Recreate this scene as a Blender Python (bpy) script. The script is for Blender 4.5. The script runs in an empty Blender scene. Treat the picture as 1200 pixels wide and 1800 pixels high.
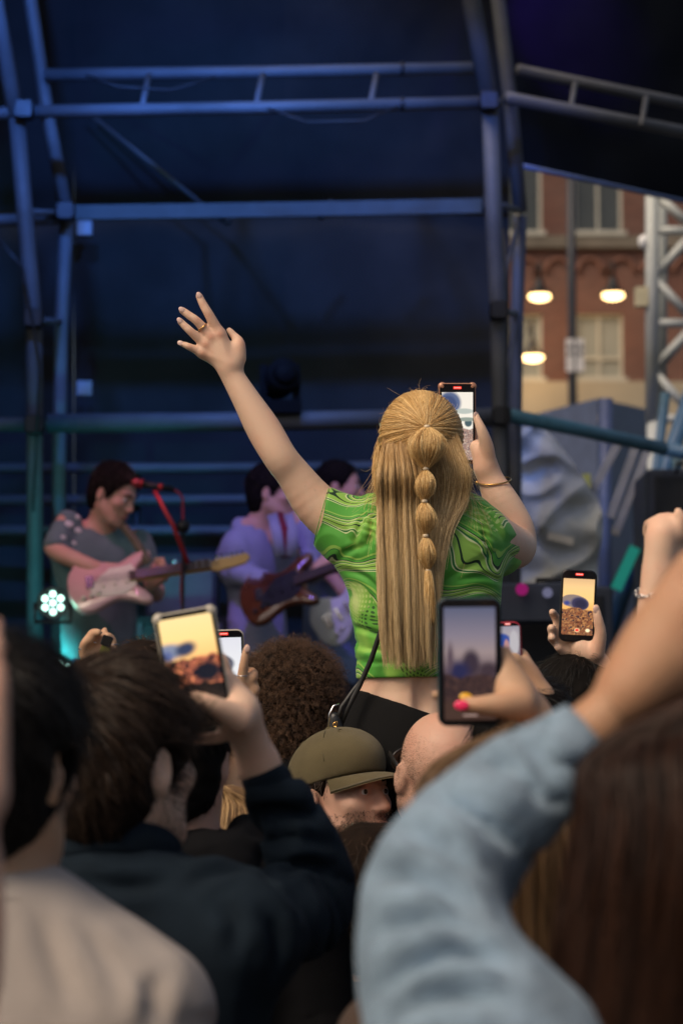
import bpy, math, random
import numpy as np
from mathutils import Vector, Matrix

random.seed(7)
rng = np.random.default_rng(7)
sc = bpy.context.scene
COL = sc.collection

# ------------------------------------------------------------------ camera
CAM_H, FPX = 1.65, 4250.0                    # eye height; focal length in pixels of the 1200 px wide frame (85 mm on 24 mm)
TH = math.atan(400.0 / FPX)                  # pitched up a little
cam_d = bpy.data.cameras.new('camera')
cam = bpy.data.objects.new('camera', cam_d); COL.objects.link(cam)
cam.location = (0, 0, CAM_H)
cam.rotation_euler = (math.pi / 2 + TH, 0, 0)
cam_d.sensor_fit = 'HORIZONTAL'; cam_d.sensor_width = 24.0; cam_d.lens = 85.0
cam_d.clip_start = 0.1; cam_d.clip_end = 400.0
cam_d.dof.use_dof = True; cam_d.dof.focus_distance = 4.98; cam_d.dof.aperture_fstop = 4.2
sc.camera = cam

# ------------------------------------------------------------------ sky, sun, exposure
SUN_EL, SUN_AZ = math.radians(48), math.radians(226)     # azimuth clockwise from +Y: behind the camera, to its left
w = bpy.data.worlds.new("World"); sc.world = w; w.use_nodes = True
wn = w.node_tree.nodes; wl = w.node_tree.links
sky = wn.new('ShaderNodeTexSky'); sky.sky_type = 'NISHITA'; sky.sun_disc = False
sky.sun_elevation = SUN_EL; sky.sun_rotation = SUN_AZ
sky.dust_density = 6.0; sky.air_density = 1.0; sky.ozone_density = 0.6
wl.new(sky.outputs[0], wn['Background'].inputs[0]); wn['Background'].inputs[1].default_value = 0.075
sun_d = bpy.data.lights.new('sun', 'SUN'); sun_d.energy = 1.5; sun_d.angle = math.radians(34); sun_d.color = (1.0, 0.80, 0.58)
sun = bpy.data.objects.new('sun', sun_d); COL.objects.link(sun)
sdir = Vector((math.sin(SUN_AZ) * math.cos(SUN_EL), math.cos(SUN_AZ) * math.cos(SUN_EL), math.sin(SUN_EL)))
sun.rotation_euler = sdir.to_track_quat('Z', 'Y').to_euler()
sc.view_settings.view_transform = 'Standard'; sc.view_settings.look = 'None'
sc.view_settings.exposure = 0.45; sc.view_settings.gamma = 1.0; sc.view_settings.use_curve_mapping = False
sc.render.engine = 'CYCLES'
sc.cycles.use_denoising = True
sc.cycles.max_bounces = 5; sc.cycles.diffuse_bounces = 3; sc.cycles.glossy_bounces = 3; sc.cycles.transmission_bounces = 4
sc.cycles.sample_clamp_indirect = 4.0

# ------------------------------------------------------------------ helpers
FW = np.array([0, math.cos(TH), math.sin(TH)]); UPV = np.array([0, -math.sin(TH), math.cos(TH)])
CAMP = np.array([0, 0, CAM_H]); XV = np.array([1.0, 0, 0])

def P(px, py, d):
    """World point seen at photo pixel (px, py) at depth d metres along the lens axis."""
    return CAMP + XV * ((px - 600) / FPX * d) + UPV * ((900 - py) / FPX * d) + FW * d
def R_(px, d): return px * d / FPX
def unit(v): v = np.asarray(v, float); return v / (np.linalg.norm(v) + 1e-12)

def wloc(o):
    t = np.zeros(3)
    while o is not None:
        t += np.array(o.location); o = o.parent
    return t
def tag(o, label=None, cat=None, group=None, kind=None):
    if label: o['label'] = label
    if cat: o['category'] = cat
    if group: o['group'] = group
    if kind: o['kind'] = kind
    return o
def thing(name, label, cat, loc=(0, 0, 0), group=None):
    o = bpy.data.objects.new(name, None); COL.objects.link(o); o.location = [float(x) for x in loc]
    o.empty_display_size = 0.05
    return tag(o, label, cat, group)
def mesh_obj(name, V, F, mat, parent=None, smooth=True, loc=None):
    """V in world coordinates; stored relative to the parent (or to loc)."""
    V = np.asarray(V, float).reshape(-1, 3)
    base = wloc(parent) if parent is not None else np.asarray(loc if loc is not None else (0, 0, 0), float)
    me = bpy.data.meshes.new(name)
    if isinstance(F, np.ndarray) and F.ndim == 2:
        n, k = F.shape
        me.vertices.add(len(V)); me.vertices.foreach_set('co', (V - base).astype(np.float32).ravel())
        me.loops.add(n * k); me.loops.foreach_set('vertex_index', F.astype(np.int32).ravel())
        me.polygons.add(n); me.polygons.foreach_set('loop_start', np.arange(0, n * k, k, dtype=np.int32))
        me.polygons.foreach_set('loop_total', np.full(n, k, np.int32))
        me.update(calc_edges=True); me.validate()
    else:
        me.from_pydata([tuple(v) for v in (V - base)], [], F); me.update()
    if smooth: me.polygons.foreach_set('use_smooth', np.ones(len(me.polygons), bool))
    if mat is not None: me.materials.append(mat)
    o = bpy.data.objects.new(name, me); COL.objects.link(o)
    if parent is not None: o.parent = parent
    else: o.location = [float(x) for x in base]
    return o
def merge(parts):
    """Join (V, F) pairs with list faces."""
    V, F, n = [], [], 0
    for v, f in parts:
        V.append(np.asarray(v, float).reshape(-1, 3)); F += [tuple(int(i) + n for i in q) for q in f]; n += len(V[-1])
    return np.vstack(V), F

# -------- simple solids -> (V, F)
def box(c, s, R=None):
    c = np.asarray(c, float); s = np.asarray(s, float) / 2
    V = np.array([[x, y, z] for x in (-1, 1) for y in (-1, 1) for z in (-1, 1)], float) * s
    if R is not None: V = V @ np.asarray(R).T
    return V + c, [(0, 1, 3, 2), (4, 6, 7, 5), (0, 4, 5, 1), (2, 3, 7, 6), (0, 2, 6, 4), (1, 5, 7, 3)]
def frame_of(d, up=(0, 0, 1)):
    d = unit(d); u = np.asarray(up, float)
    if abs(d @ u) > .95: u = np.array([1.0, 0, 0])
    a = unit(np.cross(d, u)); b = np.cross(a, d)
    return a, b
def tube(pts, r, n=10, closed=False, cap=True):
    pts = [np.asarray(p, float) for p in pts]; m = len(pts)
    rr = r if hasattr(r, '__len__') else [r] * m
    V, F = [], []
    a = None
    for i, p in enumerate(pts):
        if closed: d = pts[(i + 1) % m] - pts[i - 1]
        else: d = pts[min(i + 1, m - 1)] - pts[max(i - 1, 0)]
        d = unit(d)
        if a is None: a, b = frame_of(d)
        else:
            a = unit(a - d * (a @ d)); b = np.cross(a, d)
        for k in range(n):
            t = 2 * math.pi * k / n
            V.append(p + rr[i] * (a * math.cos(t) + b * math.sin(t)))
    L = m if closed else m - 1
    for i in range(L):
        j = (i + 1) % m
        for k in range(n):
            k2 = (k + 1) % n
            F.append((i * n + k, i * n + k2, j * n + k2, j * n + k))
    if cap and not closed:
        F.append(tuple(range(n - 1, -1, -1))); F.append(tuple((m - 1) * n + k for k in range(n)))
    return np.array(V), F
def lathe(prof, c, axis=(0, 0, 1), n=24):
    """prof: (radius, height along axis) pairs, revolved round axis at c."""
    a, b = frame_of(axis); ax = unit(axis); V, F = [], []
    for r, h in prof:
        for k in range(n):
            t = 2 * math.pi * k / n
            V.append(np.asarray(c) + ax * h + r * (a * math.cos(t) + b * math.sin(t)))
    for i in range(len(prof) - 1):
        for k in range(n):
            k2 = (k + 1) % n
            F.append((i * n + k, i * n + k2, (i + 1) * n + k2, (i + 1) * n + k))
    if prof[0][0] > 1e-5: F.append(tuple(range(n - 1, -1, -1)))
    if prof[-1][0] > 1e-5: F.append(tuple((len(prof) - 1) * n + k for k in range(n)))
    return np.array(V), F
def ball(c, r, R=None, n=14, m=9):
    V, F = [], []
    r = np.asarray(r if hasattr(r, '__len__') else (r, r, r), float)
    for i in range(m + 1):
        th = math.pi * i / m
        for k in range(n):
            ph = 2 * math.pi * k / n
            V.append([math.sin(th) * math.cos(ph), math.sin(th) * math.sin(ph), math.cos(th)])
    V = np.array(V) * r
    if R is not None: V = V @ np.asarray(R).T
    for i in range(m):
        for k in range(n):
            k2 = (k + 1) % n; F.append((i * n + k, (i + 1) * n + k, (i + 1) * n + k2, i * n + k2))
    return V + np.asarray(c), F
def prism(outline, O, ax, ay, t0, t1, bev=0.0):
    """2-D outline (list of (x, y) metres) in the frame O, ax, ay; thickness from t0 to t1 along ax x ay, with a small bevel."""
    ax, ay = unit(ax), unit(ay); nz = np.cross(ax, ay); o = np.asarray(outline, float); n = len(o)
    c = o.mean(0)
    def ring(z, ins):
        q = o
        if ins:
            pr = np.roll(o, 1, 0); nx = np.roll(o, -1, 0); tg = nx - pr; tg /= np.linalg.norm(tg, axis=1)[:, None] + 1e-9
            nn = np.stack([-tg[:, 1], tg[:, 0]], 1)
            area = 0.5 * np.sum(o[:, 0] * nx[:, 1] - nx[:, 0] * o[:, 1])
            q = o + nn * ins * (1 if area > 0 else -1)
        return np.asarray(O) + q[:, :1] * ax + q[:, 1:] * ay + nz * z
    rings = [ring(t0, bev), ring(t0 + bev, 0), ring(t1 - bev, 0), ring(t1, bev)] if bev else [ring(t0, 0), ring(t1, 0)]
    V = np.vstack(rings); F = []
    for i in range(len(rings) - 1):
        for k in range(n):
            k2 = (k + 1) % n; F.append((i * n + k, i * n + k2, (i + 1) * n + k2, (i + 1) * n + k))
    F.append(tuple(range(n - 1, -1, -1))); F.append(tuple((len(rings) - 1) * n + k for k in range(n)))
    return V, F
def rrect(w, h, r, n=6):
    o = []
    for cx, cy, a0 in ((w / 2 - r, h / 2 - r, 0), (-w / 2 + r, h / 2 - r, 90), (-w / 2 + r, -h / 2 + r, 180), (w / 2 - r, -h / 2 + r, 270)):
        for i in range(n + 1):
            a = math.radians(a0 + 90 * i / n); o.append((cx + r * math.cos(a), cy + r * math.sin(a)))
    return o

# -------- numpy value noise
def _hash(i, j, k, seed):
    h = (i * 374761393 + j * 668265263 + k * 2147483647 + seed * 974634777) & 0xffffffff
    h = ((h ^ (h >> 13)) * 1274126177) & 0xffffffff
    return ((h ^ (h >> 16)) & 0xffff) / 32767.5 - 1.0
def vnoise(p, seed=0):
    p = np.asarray(p, float); i = np.floor(p).astype(np.int64); f = p - i; f = f * f * (3 - 2 * f)
    o = 0
    for dx in (0, 1):
        for dy in (0, 1):
            for dz in (0, 1):
                wgt = (f[:, 0] if dx else 1 - f[:, 0]) * (f[:, 1] if dy else 1 - f[:, 1]) * (f[:, 2] if dz else 1 - f[:, 2])
                o = o + wgt * _hash(i[:, 0] + dx, i[:, 1] + dy, i[:, 2] + dz, seed)
    return o
def fbm(p, seed=0, oct=3):
    s, a = 0, 1.0
    for q in range(oct): s = s + a * vnoise(p * 2 ** q, seed + q); a *= .5
    return s

# -------- implicit body shapes: smooth unions of tapered limbs and ellipsoids, meshed by surface nets
class Shape:
    def __init__(s): s.pr = []
    def cone(s, a, b, ra, rb, k=.012, flat=None, clip=None, op='+'):
        s.pr.append(('c', np.asarray(a, float), np.asarray(b, float), ra, rb, k, flat, clip, op)); return s
    def chain(s, pts, k=.012, flat=None, clip=None):
        if len(pts) > 2:                                   # smooth the limb's axis and girth
            A = np.array([list(p) + [r] for p, r in pts]); m = len(A); out = []
            for i in range(m - 1):
                p0, p1, p2, p3 = A[max(i - 1, 0)], A[i], A[i + 1], A[min(i + 2, m - 1)]
                for t in (0, .25, .5, .75): out.append(.5 * (2 * p1 + (p2 - p0) * t + (2 * p0 - 5 * p1 + 4 * p2 - p3) * t * t + (3 * p1 - p0 - 3 * p2 + p3) * t ** 3))
            out.append(A[-1]); pts = [(o[:3], o[3]) for o in out]
        s.pr.append(('l', [np.asarray(p, float) for p, _ in pts], [r for _, r in pts], None, None, k, flat, clip, '+')); return s
    def px(s, pts, k=.012, flat=None, clip=None):
        return s.chain([(P(x, y, d), R_(r, d)) for x, y, d, r in pts], k, flat, clip)
    def ell(s, c, r, R=None, k=.012, op='+', clip=None):
        s.pr.append(('e', np.asarray(c, float), np.asarray(r, float), R, None, k, None, clip, op)); return s
    def cut(s, pt, n):
        s.pr.append(('p', np.asarray(pt, float), unit(n), None, None, 0, None, None, 'x')); return s
    def mesh(s, h, smooth=2):
        lo, hi = np.full(3, 1e9), np.full(3, -1e9); bb = []
        for q in s.pr:
            if q[0] == 'c': l = np.minimum(q[1] - q[3], q[2] - q[4]); u = np.maximum(q[1] + q[3], q[2] + q[4])
            elif q[0] == 'l': l = np.min([p - r for p, r in zip(q[1], q[2])], 0); u = np.max([p + r for p, r in zip(q[1], q[2])], 0)
            elif q[0] == 'e': m = q[2].max(); l, u = q[1] - m, q[1] + m
            else: bb.append(None); continue
            mg = q[5] + 3 * h; bb.append((l - mg, u + mg))
            if q[8] == '+': lo = np.minimum(lo, l - 3 * h); hi = np.maximum(hi, u + 3 * h)
        n = np.ceil((hi - lo) / h).astype(int) + 1
        g = np.full(n, 9.0, np.float32)
        ax = [lo[i] + h * np.arange(n[i]) for i in range(3)]
        for q, b in zip(s.pr, bb):
            if b is None: sl = (slice(None),) * 3
            else:
                i0 = np.clip(np.floor((b[0] - lo) / h).astype(int), 0, n); i1 = np.clip(np.ceil((b[1] - lo) / h).astype(int) + 1, 0, n)
                if np.any(i1 <= i0): continue
                sl = tuple(slice(i0[i], i1[i]) for i in range(3))
            X = ax[0][sl[0]][:, None, None].astype(np.float32); Y = ax[1][sl[1]][None, :, None].astype(np.float32); Z = ax[2][sl[2]][None, None, :].astype(np.float32)
            if q[0] == 'p':
                d = (X - q[1][0]) * q[2][0] + (Y - q[1][1]) * q[2][1] + (Z - q[1][2]) * q[2][2]
                g[sl] = np.maximum(g[sl], d); continue
            def cone_d(a, b2, r1, r2_, X, Y, Z):
                x, y, z = X - a[0], Y - a[1], Z - a[2]
                ab = b2 - a; L2 = ab @ ab + 1e-12
                t = np.clip((x * ab[0] + y * ab[1] + z * ab[2]) / L2, 0, 1)
                dx, dy, dz = x - t * ab[0], y - t * ab[1], z - t * ab[2]
                rr = dx * dx + dy * dy + dz * dz
                if q[6] is not None:
                    fa, ff = unit(q[6][0]), q[6][1]
                    pf = dx * fa[0] + dy * fa[1] + dz * fa[2]
                    return (np.sqrt(np.maximum(rr + pf * pf * (1 / ff ** 2 - 1), 1e-12)) - (r1 + (r2_ - r1) * t)) * (0.5 + 0.5 * ff)
                return np.sqrt(rr) - (r1 + (r2_ - r1) * t)
            if q[0] == 'c': d = cone_d(q[1], q[2], q[3], q[4], X, Y, Z)
            elif q[0] == 'l':
                d = np.full(g[sl].shape, 9.0, np.float32); xs = [X.ravel(), Y.ravel(), Z.ravel()]; mg = q[5] + 3 * h
                for a, b2, r1, r2_ in zip(q[1][:-1], q[1][1:], q[2][:-1], q[2][1:]):
                    l_ = np.minimum(a - r1, b2 - r2_) - mg; u_ = np.maximum(a + r1, b2 + r2_) + mg
                    ss = [slice(np.searchsorted(xs[i], l_[i]), np.searchsorted(xs[i], u_[i])) for i in range(3)]
                    if any(s_.stop <= s_.start for s_ in ss): continue
                    d_ = cone_d(a, b2, r1, r2_, X[ss[0]], Y[:, ss[1]], Z[:, :, ss[2]]); v = d[tuple(ss)]; np.minimum(v, d_, out=v)
            else:
                x, y, z = X - q[1][0], Y - q[1][1], Z - q[1][2]
                if q[3] is not None:
                    M_ = np.asarray(q[3])
                    x, y, z = (x * M_[0, 0] + y * M_[1, 0] + z * M_[2, 0], x * M_[0, 1] + y * M_[1, 1] + z * M_[2, 1], x * M_[0, 2] + y * M_[1, 2] + z * M_[2, 2])
                r = q[2]
                k0 = np.sqrt((x / r[0]) ** 2 + (y / r[1]) ** 2 + (z / r[2]) ** 2); k1 = np.sqrt((x / r[0] ** 2) ** 2 + (y / r[1] ** 2) ** 2 + (z / r[2] ** 2) ** 2)
                d = k0 * (k0 - 1) / (k1 + 1e-6)
            if q[7] is not None:
                for cp, cn in q[7]:
                    cn = unit(cn); d = np.maximum(d, (X - cp[0]) * cn[0] + (Y - cp[1]) * cn[1] + (Z - cp[2]) * cn[2])
            A = g[sl]; k = max(q[5], 1e-5)
            if q[8] == '-':
                d = -d; hh = np.maximum(k - np.abs(A - d), 0) / k; g[sl] = np.maximum(A, d) + hh * hh * k * .25
            else:
                hh = np.maximum(k - np.abs(A - d), 0) / k; g[sl] = np.minimum(A, d) - hh * hh * k * .25
        V, F = nets(g, lo, h)
        for _ in range(smooth): V = relax(V, F)
        return V, F
def nets(g, lo, h):
    g[0] = g[-1] = 9; g[:, 0] = g[:, -1] = 9; g[:, :, 0] = g[:, :, -1] = 9
    s = g < 0
    c = np.zeros(np.array(g.shape) - 1, np.int8)
    for a in (0, 1):
        for b in (0, 1):
            for e in (0, 1):
                c += s[a:s.shape[0] - 1 + a, b:s.shape[1] - 1 + b, e:s.shape[2] - 1 + e]
    m = (c > 0) & (c < 8); ijk = np.argwhere(m); idx = np.full(m.shape, -1, np.int32); idx[m] = np.arange(len(ijk))
    pos = np.zeros((len(ijk), 3)); cnt = np.zeros(len(ijk))
    cs = [(a, b, e) for a in (0, 1) for b in (0, 1) for e in (0, 1)]
    vals = {q: g[ijk[:, 0] + q[0], ijk[:, 1] + q[1], ijk[:, 2] + q[2]] for q in cs}
    for q in cs:
        for i in range(3):
            if q[i] == 0:
                p = list(q); p[i] = 1; p = tuple(p); va, vb = vals[q], vals[p]; cr = (va < 0) != (vb < 0)
                t = np.where(cr, va / np.where(cr, va - vb, 1), 0)
                add = np.array(q, float)[None] + t[:, None] * (np.array(p) - np.array(q))[None]
                pos[cr] += add[cr]; cnt[cr] += 1
    V = lo + h * (ijk + pos / cnt[:, None])
    F = []
    for i in range(3):
        j, k = (i + 1) % 3, (i + 2) % 3
        s0 = np.take(s, range(0, s.shape[i] - 1), i); s1 = np.take(s, range(1, s.shape[i]), i)
        e = np.argwhere(s0 != s1); flip = s0[tuple(e.T)]
        def at(dj, dk):
            q = e.copy(); q[:, j] += dj; q[:, k] += dk; return idx[tuple(q.T)]
        Q = np.stack([at(-1, -1), at(0, -1), at(0, 0), at(-1, 0)], 1)
        Q[~flip] = Q[~flip][:, ::-1]
        F.append(Q)
    return V, np.vstack(F)
def relax(V, F, f=.5):
    e = np.vstack([F[:, [0, 1]], F[:, [1, 2]], F[:, [2, 3]], F[:, [3, 0]]])
    n = len(V); cnt = np.bincount(e[:, 0], minlength=n) + 0.0
    out = np.stack([np.bincount(e[:, 0], weights=V[e[:, 1], i], minlength=n) for i in range(3)], 1)
    e2 = e[:, ::-1]
    cnt += np.bincount(e2[:, 0], minlength=n); out += np.stack([np.bincount(e2[:, 0], weights=V[e2[:, 1], i], minlength=n) for i in range(3)], 1)
    return V + f * (out / np.maximum(cnt, 1)[:, None] - V)
def normals(V, F):
    q = np.cross(V[F[:, 2]] - V[F[:, 0]], V[F[:, 3]] - V[F[:, 1]]); N = np.zeros_like(V)
    for i in range(4):
        for a in range(3): N[:, a] += np.bincount(F[:, i], weights=q[:, a], minlength=len(V))
    return N / (np.linalg.norm(N, axis=1)[:, None] + 1e-12)
def joinq(parts):
    V = np.vstack([p[0] for p in parts]); n = 0; F = []
    for v, f in parts: F.append(f + n); n += len(v)
    return V, np.vstack(F)
def limb_folds(V, F, pts, amp, fa=22, fc=1.6, seed=0, win=None, calm=None):
    """Cloth folds running round a limb: ridged noise in (along, around) coordinates of the polyline pts (point, radius)."""
    N = normals(V, F); best = np.full(len(V), 1e9); S = np.zeros(len(V)); PH = np.zeros((len(V), 2)); rad = np.zeros(len(V)); acc = 0.0
    for (a, ra), (b, rb) in zip(pts[:-1], pts[1:]):
        ab = b - a; L = np.linalg.norm(ab); u, v = frame_of(ab)
        t = np.clip(((V - a) @ ab) / (L * L), 0, 1); rel = V - a - t[:, None] * ab; d = np.linalg.norm(rel, axis=1)
        sc_ = d - (ra + (rb - ra) * t); m = sc_ < best
        best[m] = sc_[m]; S[m] = acc + t[m] * L; rad[m] = (ra + (rb - ra) * t)[m]
        PH[m, 0] = (rel @ u / (d + 1e-9))[m]; PH[m, 1] = (rel @ v / (d + 1e-9))[m]; acc += L
    q = np.stack([S * fa + .9 * PH[:, 0], PH[:, 0] * fc, PH[:, 1] * fc], 1)
    # long folds: narrow grooves between broad soft puffs, each running most of the way round the limb
    ph = S * fa + .75 * PH[:, 0] + .45 * PH[:, 1] + .55 * vnoise(np.stack([S * 7, PH[:, 0] * fc, PH[:, 1] * fc], 1), seed + 2)
    n = vnoise(np.stack([ph, 0 * S + .37, 0 * S + .2], 1), seed); m_ = np.clip(.55 + .9 * vnoise(np.stack([S * 8 + 3, PH[:, 0] * 1.1, PH[:, 1] * 1.1], 1), seed + 5), 0, 1)
    f = (.35 - np.exp(-(n / .17) ** 2)) * (.3 + .7 * m_) + .25 * vnoise(q * .5, seed + 8)
    wgt = np.clip(1 - (best - .02) / .03, 0, 1)
    if calm is not None: wgt = wgt * (.5 + .5 * np.clip(.6 - .9 * (N @ unit(calm)), 0, 1))
    if win is not None: wgt = wgt * np.interp(S, *win)
    return V + N * (amp * f * wgt)[:, None]
def crease(V, F, lines, d, amp, w):
    """Long drawn folds: grooves with a soft ridge beside them, along lines laid on the cloth's surface."""
    N = normals(V, F); g = np.zeros(len(V))
    for ln in lines:
        q = [np.array(ln[0], float)]
        for i in range(len(ln) - 1):                      # smooth the drawn line
            p0, p1, p2, p3 = (np.array(ln[min(max(k_, 0), len(ln) - 1)], float) for k_ in (i - 1, i, i + 1, i + 2))
            for t in np.linspace(0, 1, 7)[1:]: q.append(.5 * (2 * p1 + (p2 - p0) * t + (2 * p0 - 5 * p1 + 4 * p2 - p3) * t * t + (3 * p1 - p0 - 3 * p2 + p3) * t ** 3))
        pts = []
        for x, y in q:
            r = unit(P(x, y, d) - CAMP); rel = V - CAMP; al = rel @ r; off = np.linalg.norm(rel - al[:, None] * r, axis=1)
            near = np.where((off < .02) & (N @ r < -.05))[0]
            if len(near): k_ = near[np.argmin(off[near] + .15 * (al[near] - al[near].min()))]; pts.append(CAMP + r * al[k_])
        if len(pts) < 3: continue
        pts = np.array(pts)
        for _ in range(3): pts[1:-1] = (pts[:-2] + 2 * pts[1:-1] + pts[2:]) / 4
        m = len(pts) - 1; D = np.full(len(V), 9.0); T = np.zeros(len(V))
        for i in range(m):
            ab = pts[i + 1] - pts[i]; t = np.clip((V - pts[i]) @ ab / (ab @ ab + 1e-12), 0, 1); dd = np.linalg.norm(V - pts[i] - t[:, None] * ab, axis=1); b_ = dd < D; D[b_] = dd[b_]; T[b_] = (i + t[b_]) / m
        e = np.sin(np.pi * np.clip(T, .02, .98)) ** .7
        g = g + e * (np.exp(-(D / w) ** 2) - .5 * np.exp(-((D - 2.2 * w) / (1.2 * w)) ** 2))
    return V - N * (amp * np.clip(g, -.7, 1.1))[:, None]
def cloth_noise(V, F, amp, freq=(9, 9, 4), seed=3):
    N = normals(V, F); n = vnoise(V * np.array(freq), seed); n2 = vnoise(V * np.array(freq) * 2.3, seed + 9)
    return V + N * (amp * ((1 - 2.2 * np.abs(n)) * .7 + .4 * n2))[:, None]

# -------- hair as real strands
def hair_obj(name, S, r0, r1, mat, parent):
    """S: (strands, points, 3) in world coordinates."""
    n, k, _ = S.shape; cu = bpy.data.hair_curves.new(name); cu.add_curves([k] * n)
    cu.attributes['position'].data.foreach_set('vector', (S - wloc(parent)).astype(np.float32).ravel())
    ra = cu.attributes.get('radius') or cu.attributes.new('radius', 'FLOAT', 'POINT')
    ra.data.foreach_set('value', np.tile(np.linspace(r0, r1, k), n).astype(np.float32))
    cu.materials.append(mat); o = bpy.data.objects.new(name, cu); COL.objects.link(o); o.parent = parent
    return o
def sample_surface(V, F, n, keep=None):
    a = np.linalg.norm(np.cross(V[F[:, 2]] - V[F[:, 0]], V[F[:, 3]] - V[F[:, 1]]), axis=1)
    if keep is not None: a = a * keep(V[F].mean(1))
    f = rng.choice(len(F), n, p=a / a.sum()); u, v = rng.random((2, n, 1))
    q = V[F[f]]; p = (q[:, 0] * (1 - u) + q[:, 1] * u) * (1 - v) + (q[:, 3] * (1 - u) + q[:, 2] * u) * v
    nn = unit_rows(np.cross(q[:, 2] - q[:, 0], q[:, 3] - q[:, 1]))
    return p, nn
def unit_rows(a): return a / (np.linalg.norm(a, axis=-1, keepdims=True) + 1e-12)
# ------------------------------------------------------------------ materials
class NB:
    """Small node-graph builder."""
    def __init__(s, name):
        s.m = bpy.data.materials.new(name); s.m.use_nodes = True; s.t = s.m.node_tree; s.t.nodes.clear()
        s.out = s.n('ShaderNodeOutputMaterial')
    def n(s, typ, **kw):
        x = s.t.nodes.new(typ)
        for k, v in kw.items(): setattr(x, k, v)
        return x
    def put(s, sock, v):
        if isinstance(v, bpy.types.NodeSocket): s.t.links.new(v, sock)
        elif v is not None:
            try: sock.default_value = v
            except Exception: sock.default_value = (*v, 1.0)
    def m_(s, op, a, b=None, c=None):
        x = s.n('ShaderNodeMath', operation=op)
        s.put(x.inputs[0], a)
        if b is not None: s.put(x.inputs[1], b)
        if c is not None: s.put(x.inputs[2], c)
        return x.outputs[0]
    def v_(s, op, a, b=None):
        x = s.n('ShaderNodeVectorMath', operation=op); s.put(x.inputs[0], a)
        if b is not None: s.put(x.inputs[1], b)
        return x.outputs[0]
    def obj(s): return s.n('ShaderNodeTexCoord').outputs['Object']
    def mapping(s, vec, scale=(1, 1, 1), rot=(0, 0, 0), loc=(0, 0, 0)):
        x = s.n('ShaderNodeMapping'); s.put(x.inputs[0], vec); x.inputs['Scale'].default_value = scale; x.inputs['Rotation'].default_value = rot; x.inputs['Location'].default_value = loc
        return x.outputs[0]
    def noise(s, vec, scale, detail=3, rough=.55, out=0):
        x = s.n('ShaderNodeTexNoise'); s.put(x.inputs['Vector'], vec); x.inputs['Scale'].default_value = scale; x.inputs['Detail'].default_value = detail; x.inputs['Roughness'].default_value = rough
        return x.outputs[out]
    def ramp(s, f, stops, interp='LINEAR'):
        x = s.n('ShaderNodeValToRGB'); s.put(x.inputs[0], f); cr = x.color_ramp; cr.interpolation = interp
        while len(cr.elements) < len(stops): cr.elements.new(.5)
        for e, (p, c) in zip(cr.elements, stops): e.position = p; e.color = (*c, 1) if hasattr(c, '__len__') else (c, c, c, 1)
        return x.outputs[0]
    def mix(s, f, a, b):
        x = s.n('ShaderNodeMix', data_type='RGBA'); s.put(x.inputs[0], f); s.put(x.inputs[6], a); s.put(x.inputs[7], b); return x.outputs[2]
    def bump(s, h, dist, strength=1.0):
        x = s.n('ShaderNodeBump'); s.put(x.inputs['Height'], h); x.inputs['Distance'].default_value = dist; x.inputs['Strength'].default_value = strength; return x.outputs[0]
    def bsdf(s, col, rough=.6, metal=0.0, spec=.5, normal=None, sss=0.0, sheen=0.0, coat=0.0, trans=0.0, emis=None, estr=0.0):
        b = s.n('ShaderNodeBsdfPrincipled'); s.put(b.inputs['Base Color'], col); s.put(b.inputs['Roughness'], rough); s.put(b.inputs['Metallic'], metal)
        b.inputs['Specular IOR Level'].default_value = spec
        if normal is not None: s.put(b.inputs['Normal'], normal)
        if sss: b.inputs['Subsurface Weight'].default_value = sss; b.inputs['Subsurface Radius'].default_value = (1, .35, .2); b.inputs['Subsurface Scale'].default_value = .008
        if sheen: b.inputs['Sheen Weight'].default_value = sheen; b.inputs['Sheen Roughness'].default_value = .4
        if coat: b.inputs['Coat Weight'].default_value = coat
        if trans: b.inputs['Transmission Weight'].default_value = trans
        if emis is not None: s.put(b.inputs['Emission Color'], emis); b.inputs['Emission Strength'].default_value = estr
        s.t.links.new(b.outputs[0], s.out.inputs[0]); return s.m
def hexc(r, g, b):
    f = lambda c: (c / 255 / 12.92) if c / 255 <= .04045 else ((c / 255 + .055) / 1.055) ** 2.4
    return (f(r), f(g), f(b))
def plain(name, col, rough=.6, metal=0.0, var=.15, vs=8, bump=0.0, bs=300, spec=.5, sheen=0.0, coat=0.0, sss=0.0):
    b = NB(name); o = b.obj(); n = b.noise(o, vs, 4)
    d = tuple(c * (1 - var) for c in col); l = tuple(min(1, c * (1 + var)) for c in col)
    c = b.ramp(n, [(.3, d), (.7, l)])
    nm = b.bump(b.noise(o, bs, 2), bump) if bump else None
    r = b.m_('MULTIPLY_ADD', b.noise(o, vs * 3, 3), .2, rough - .1)
    return b.bsdf(c, r, metal, spec, nm, sss, sheen, coat)
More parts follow.
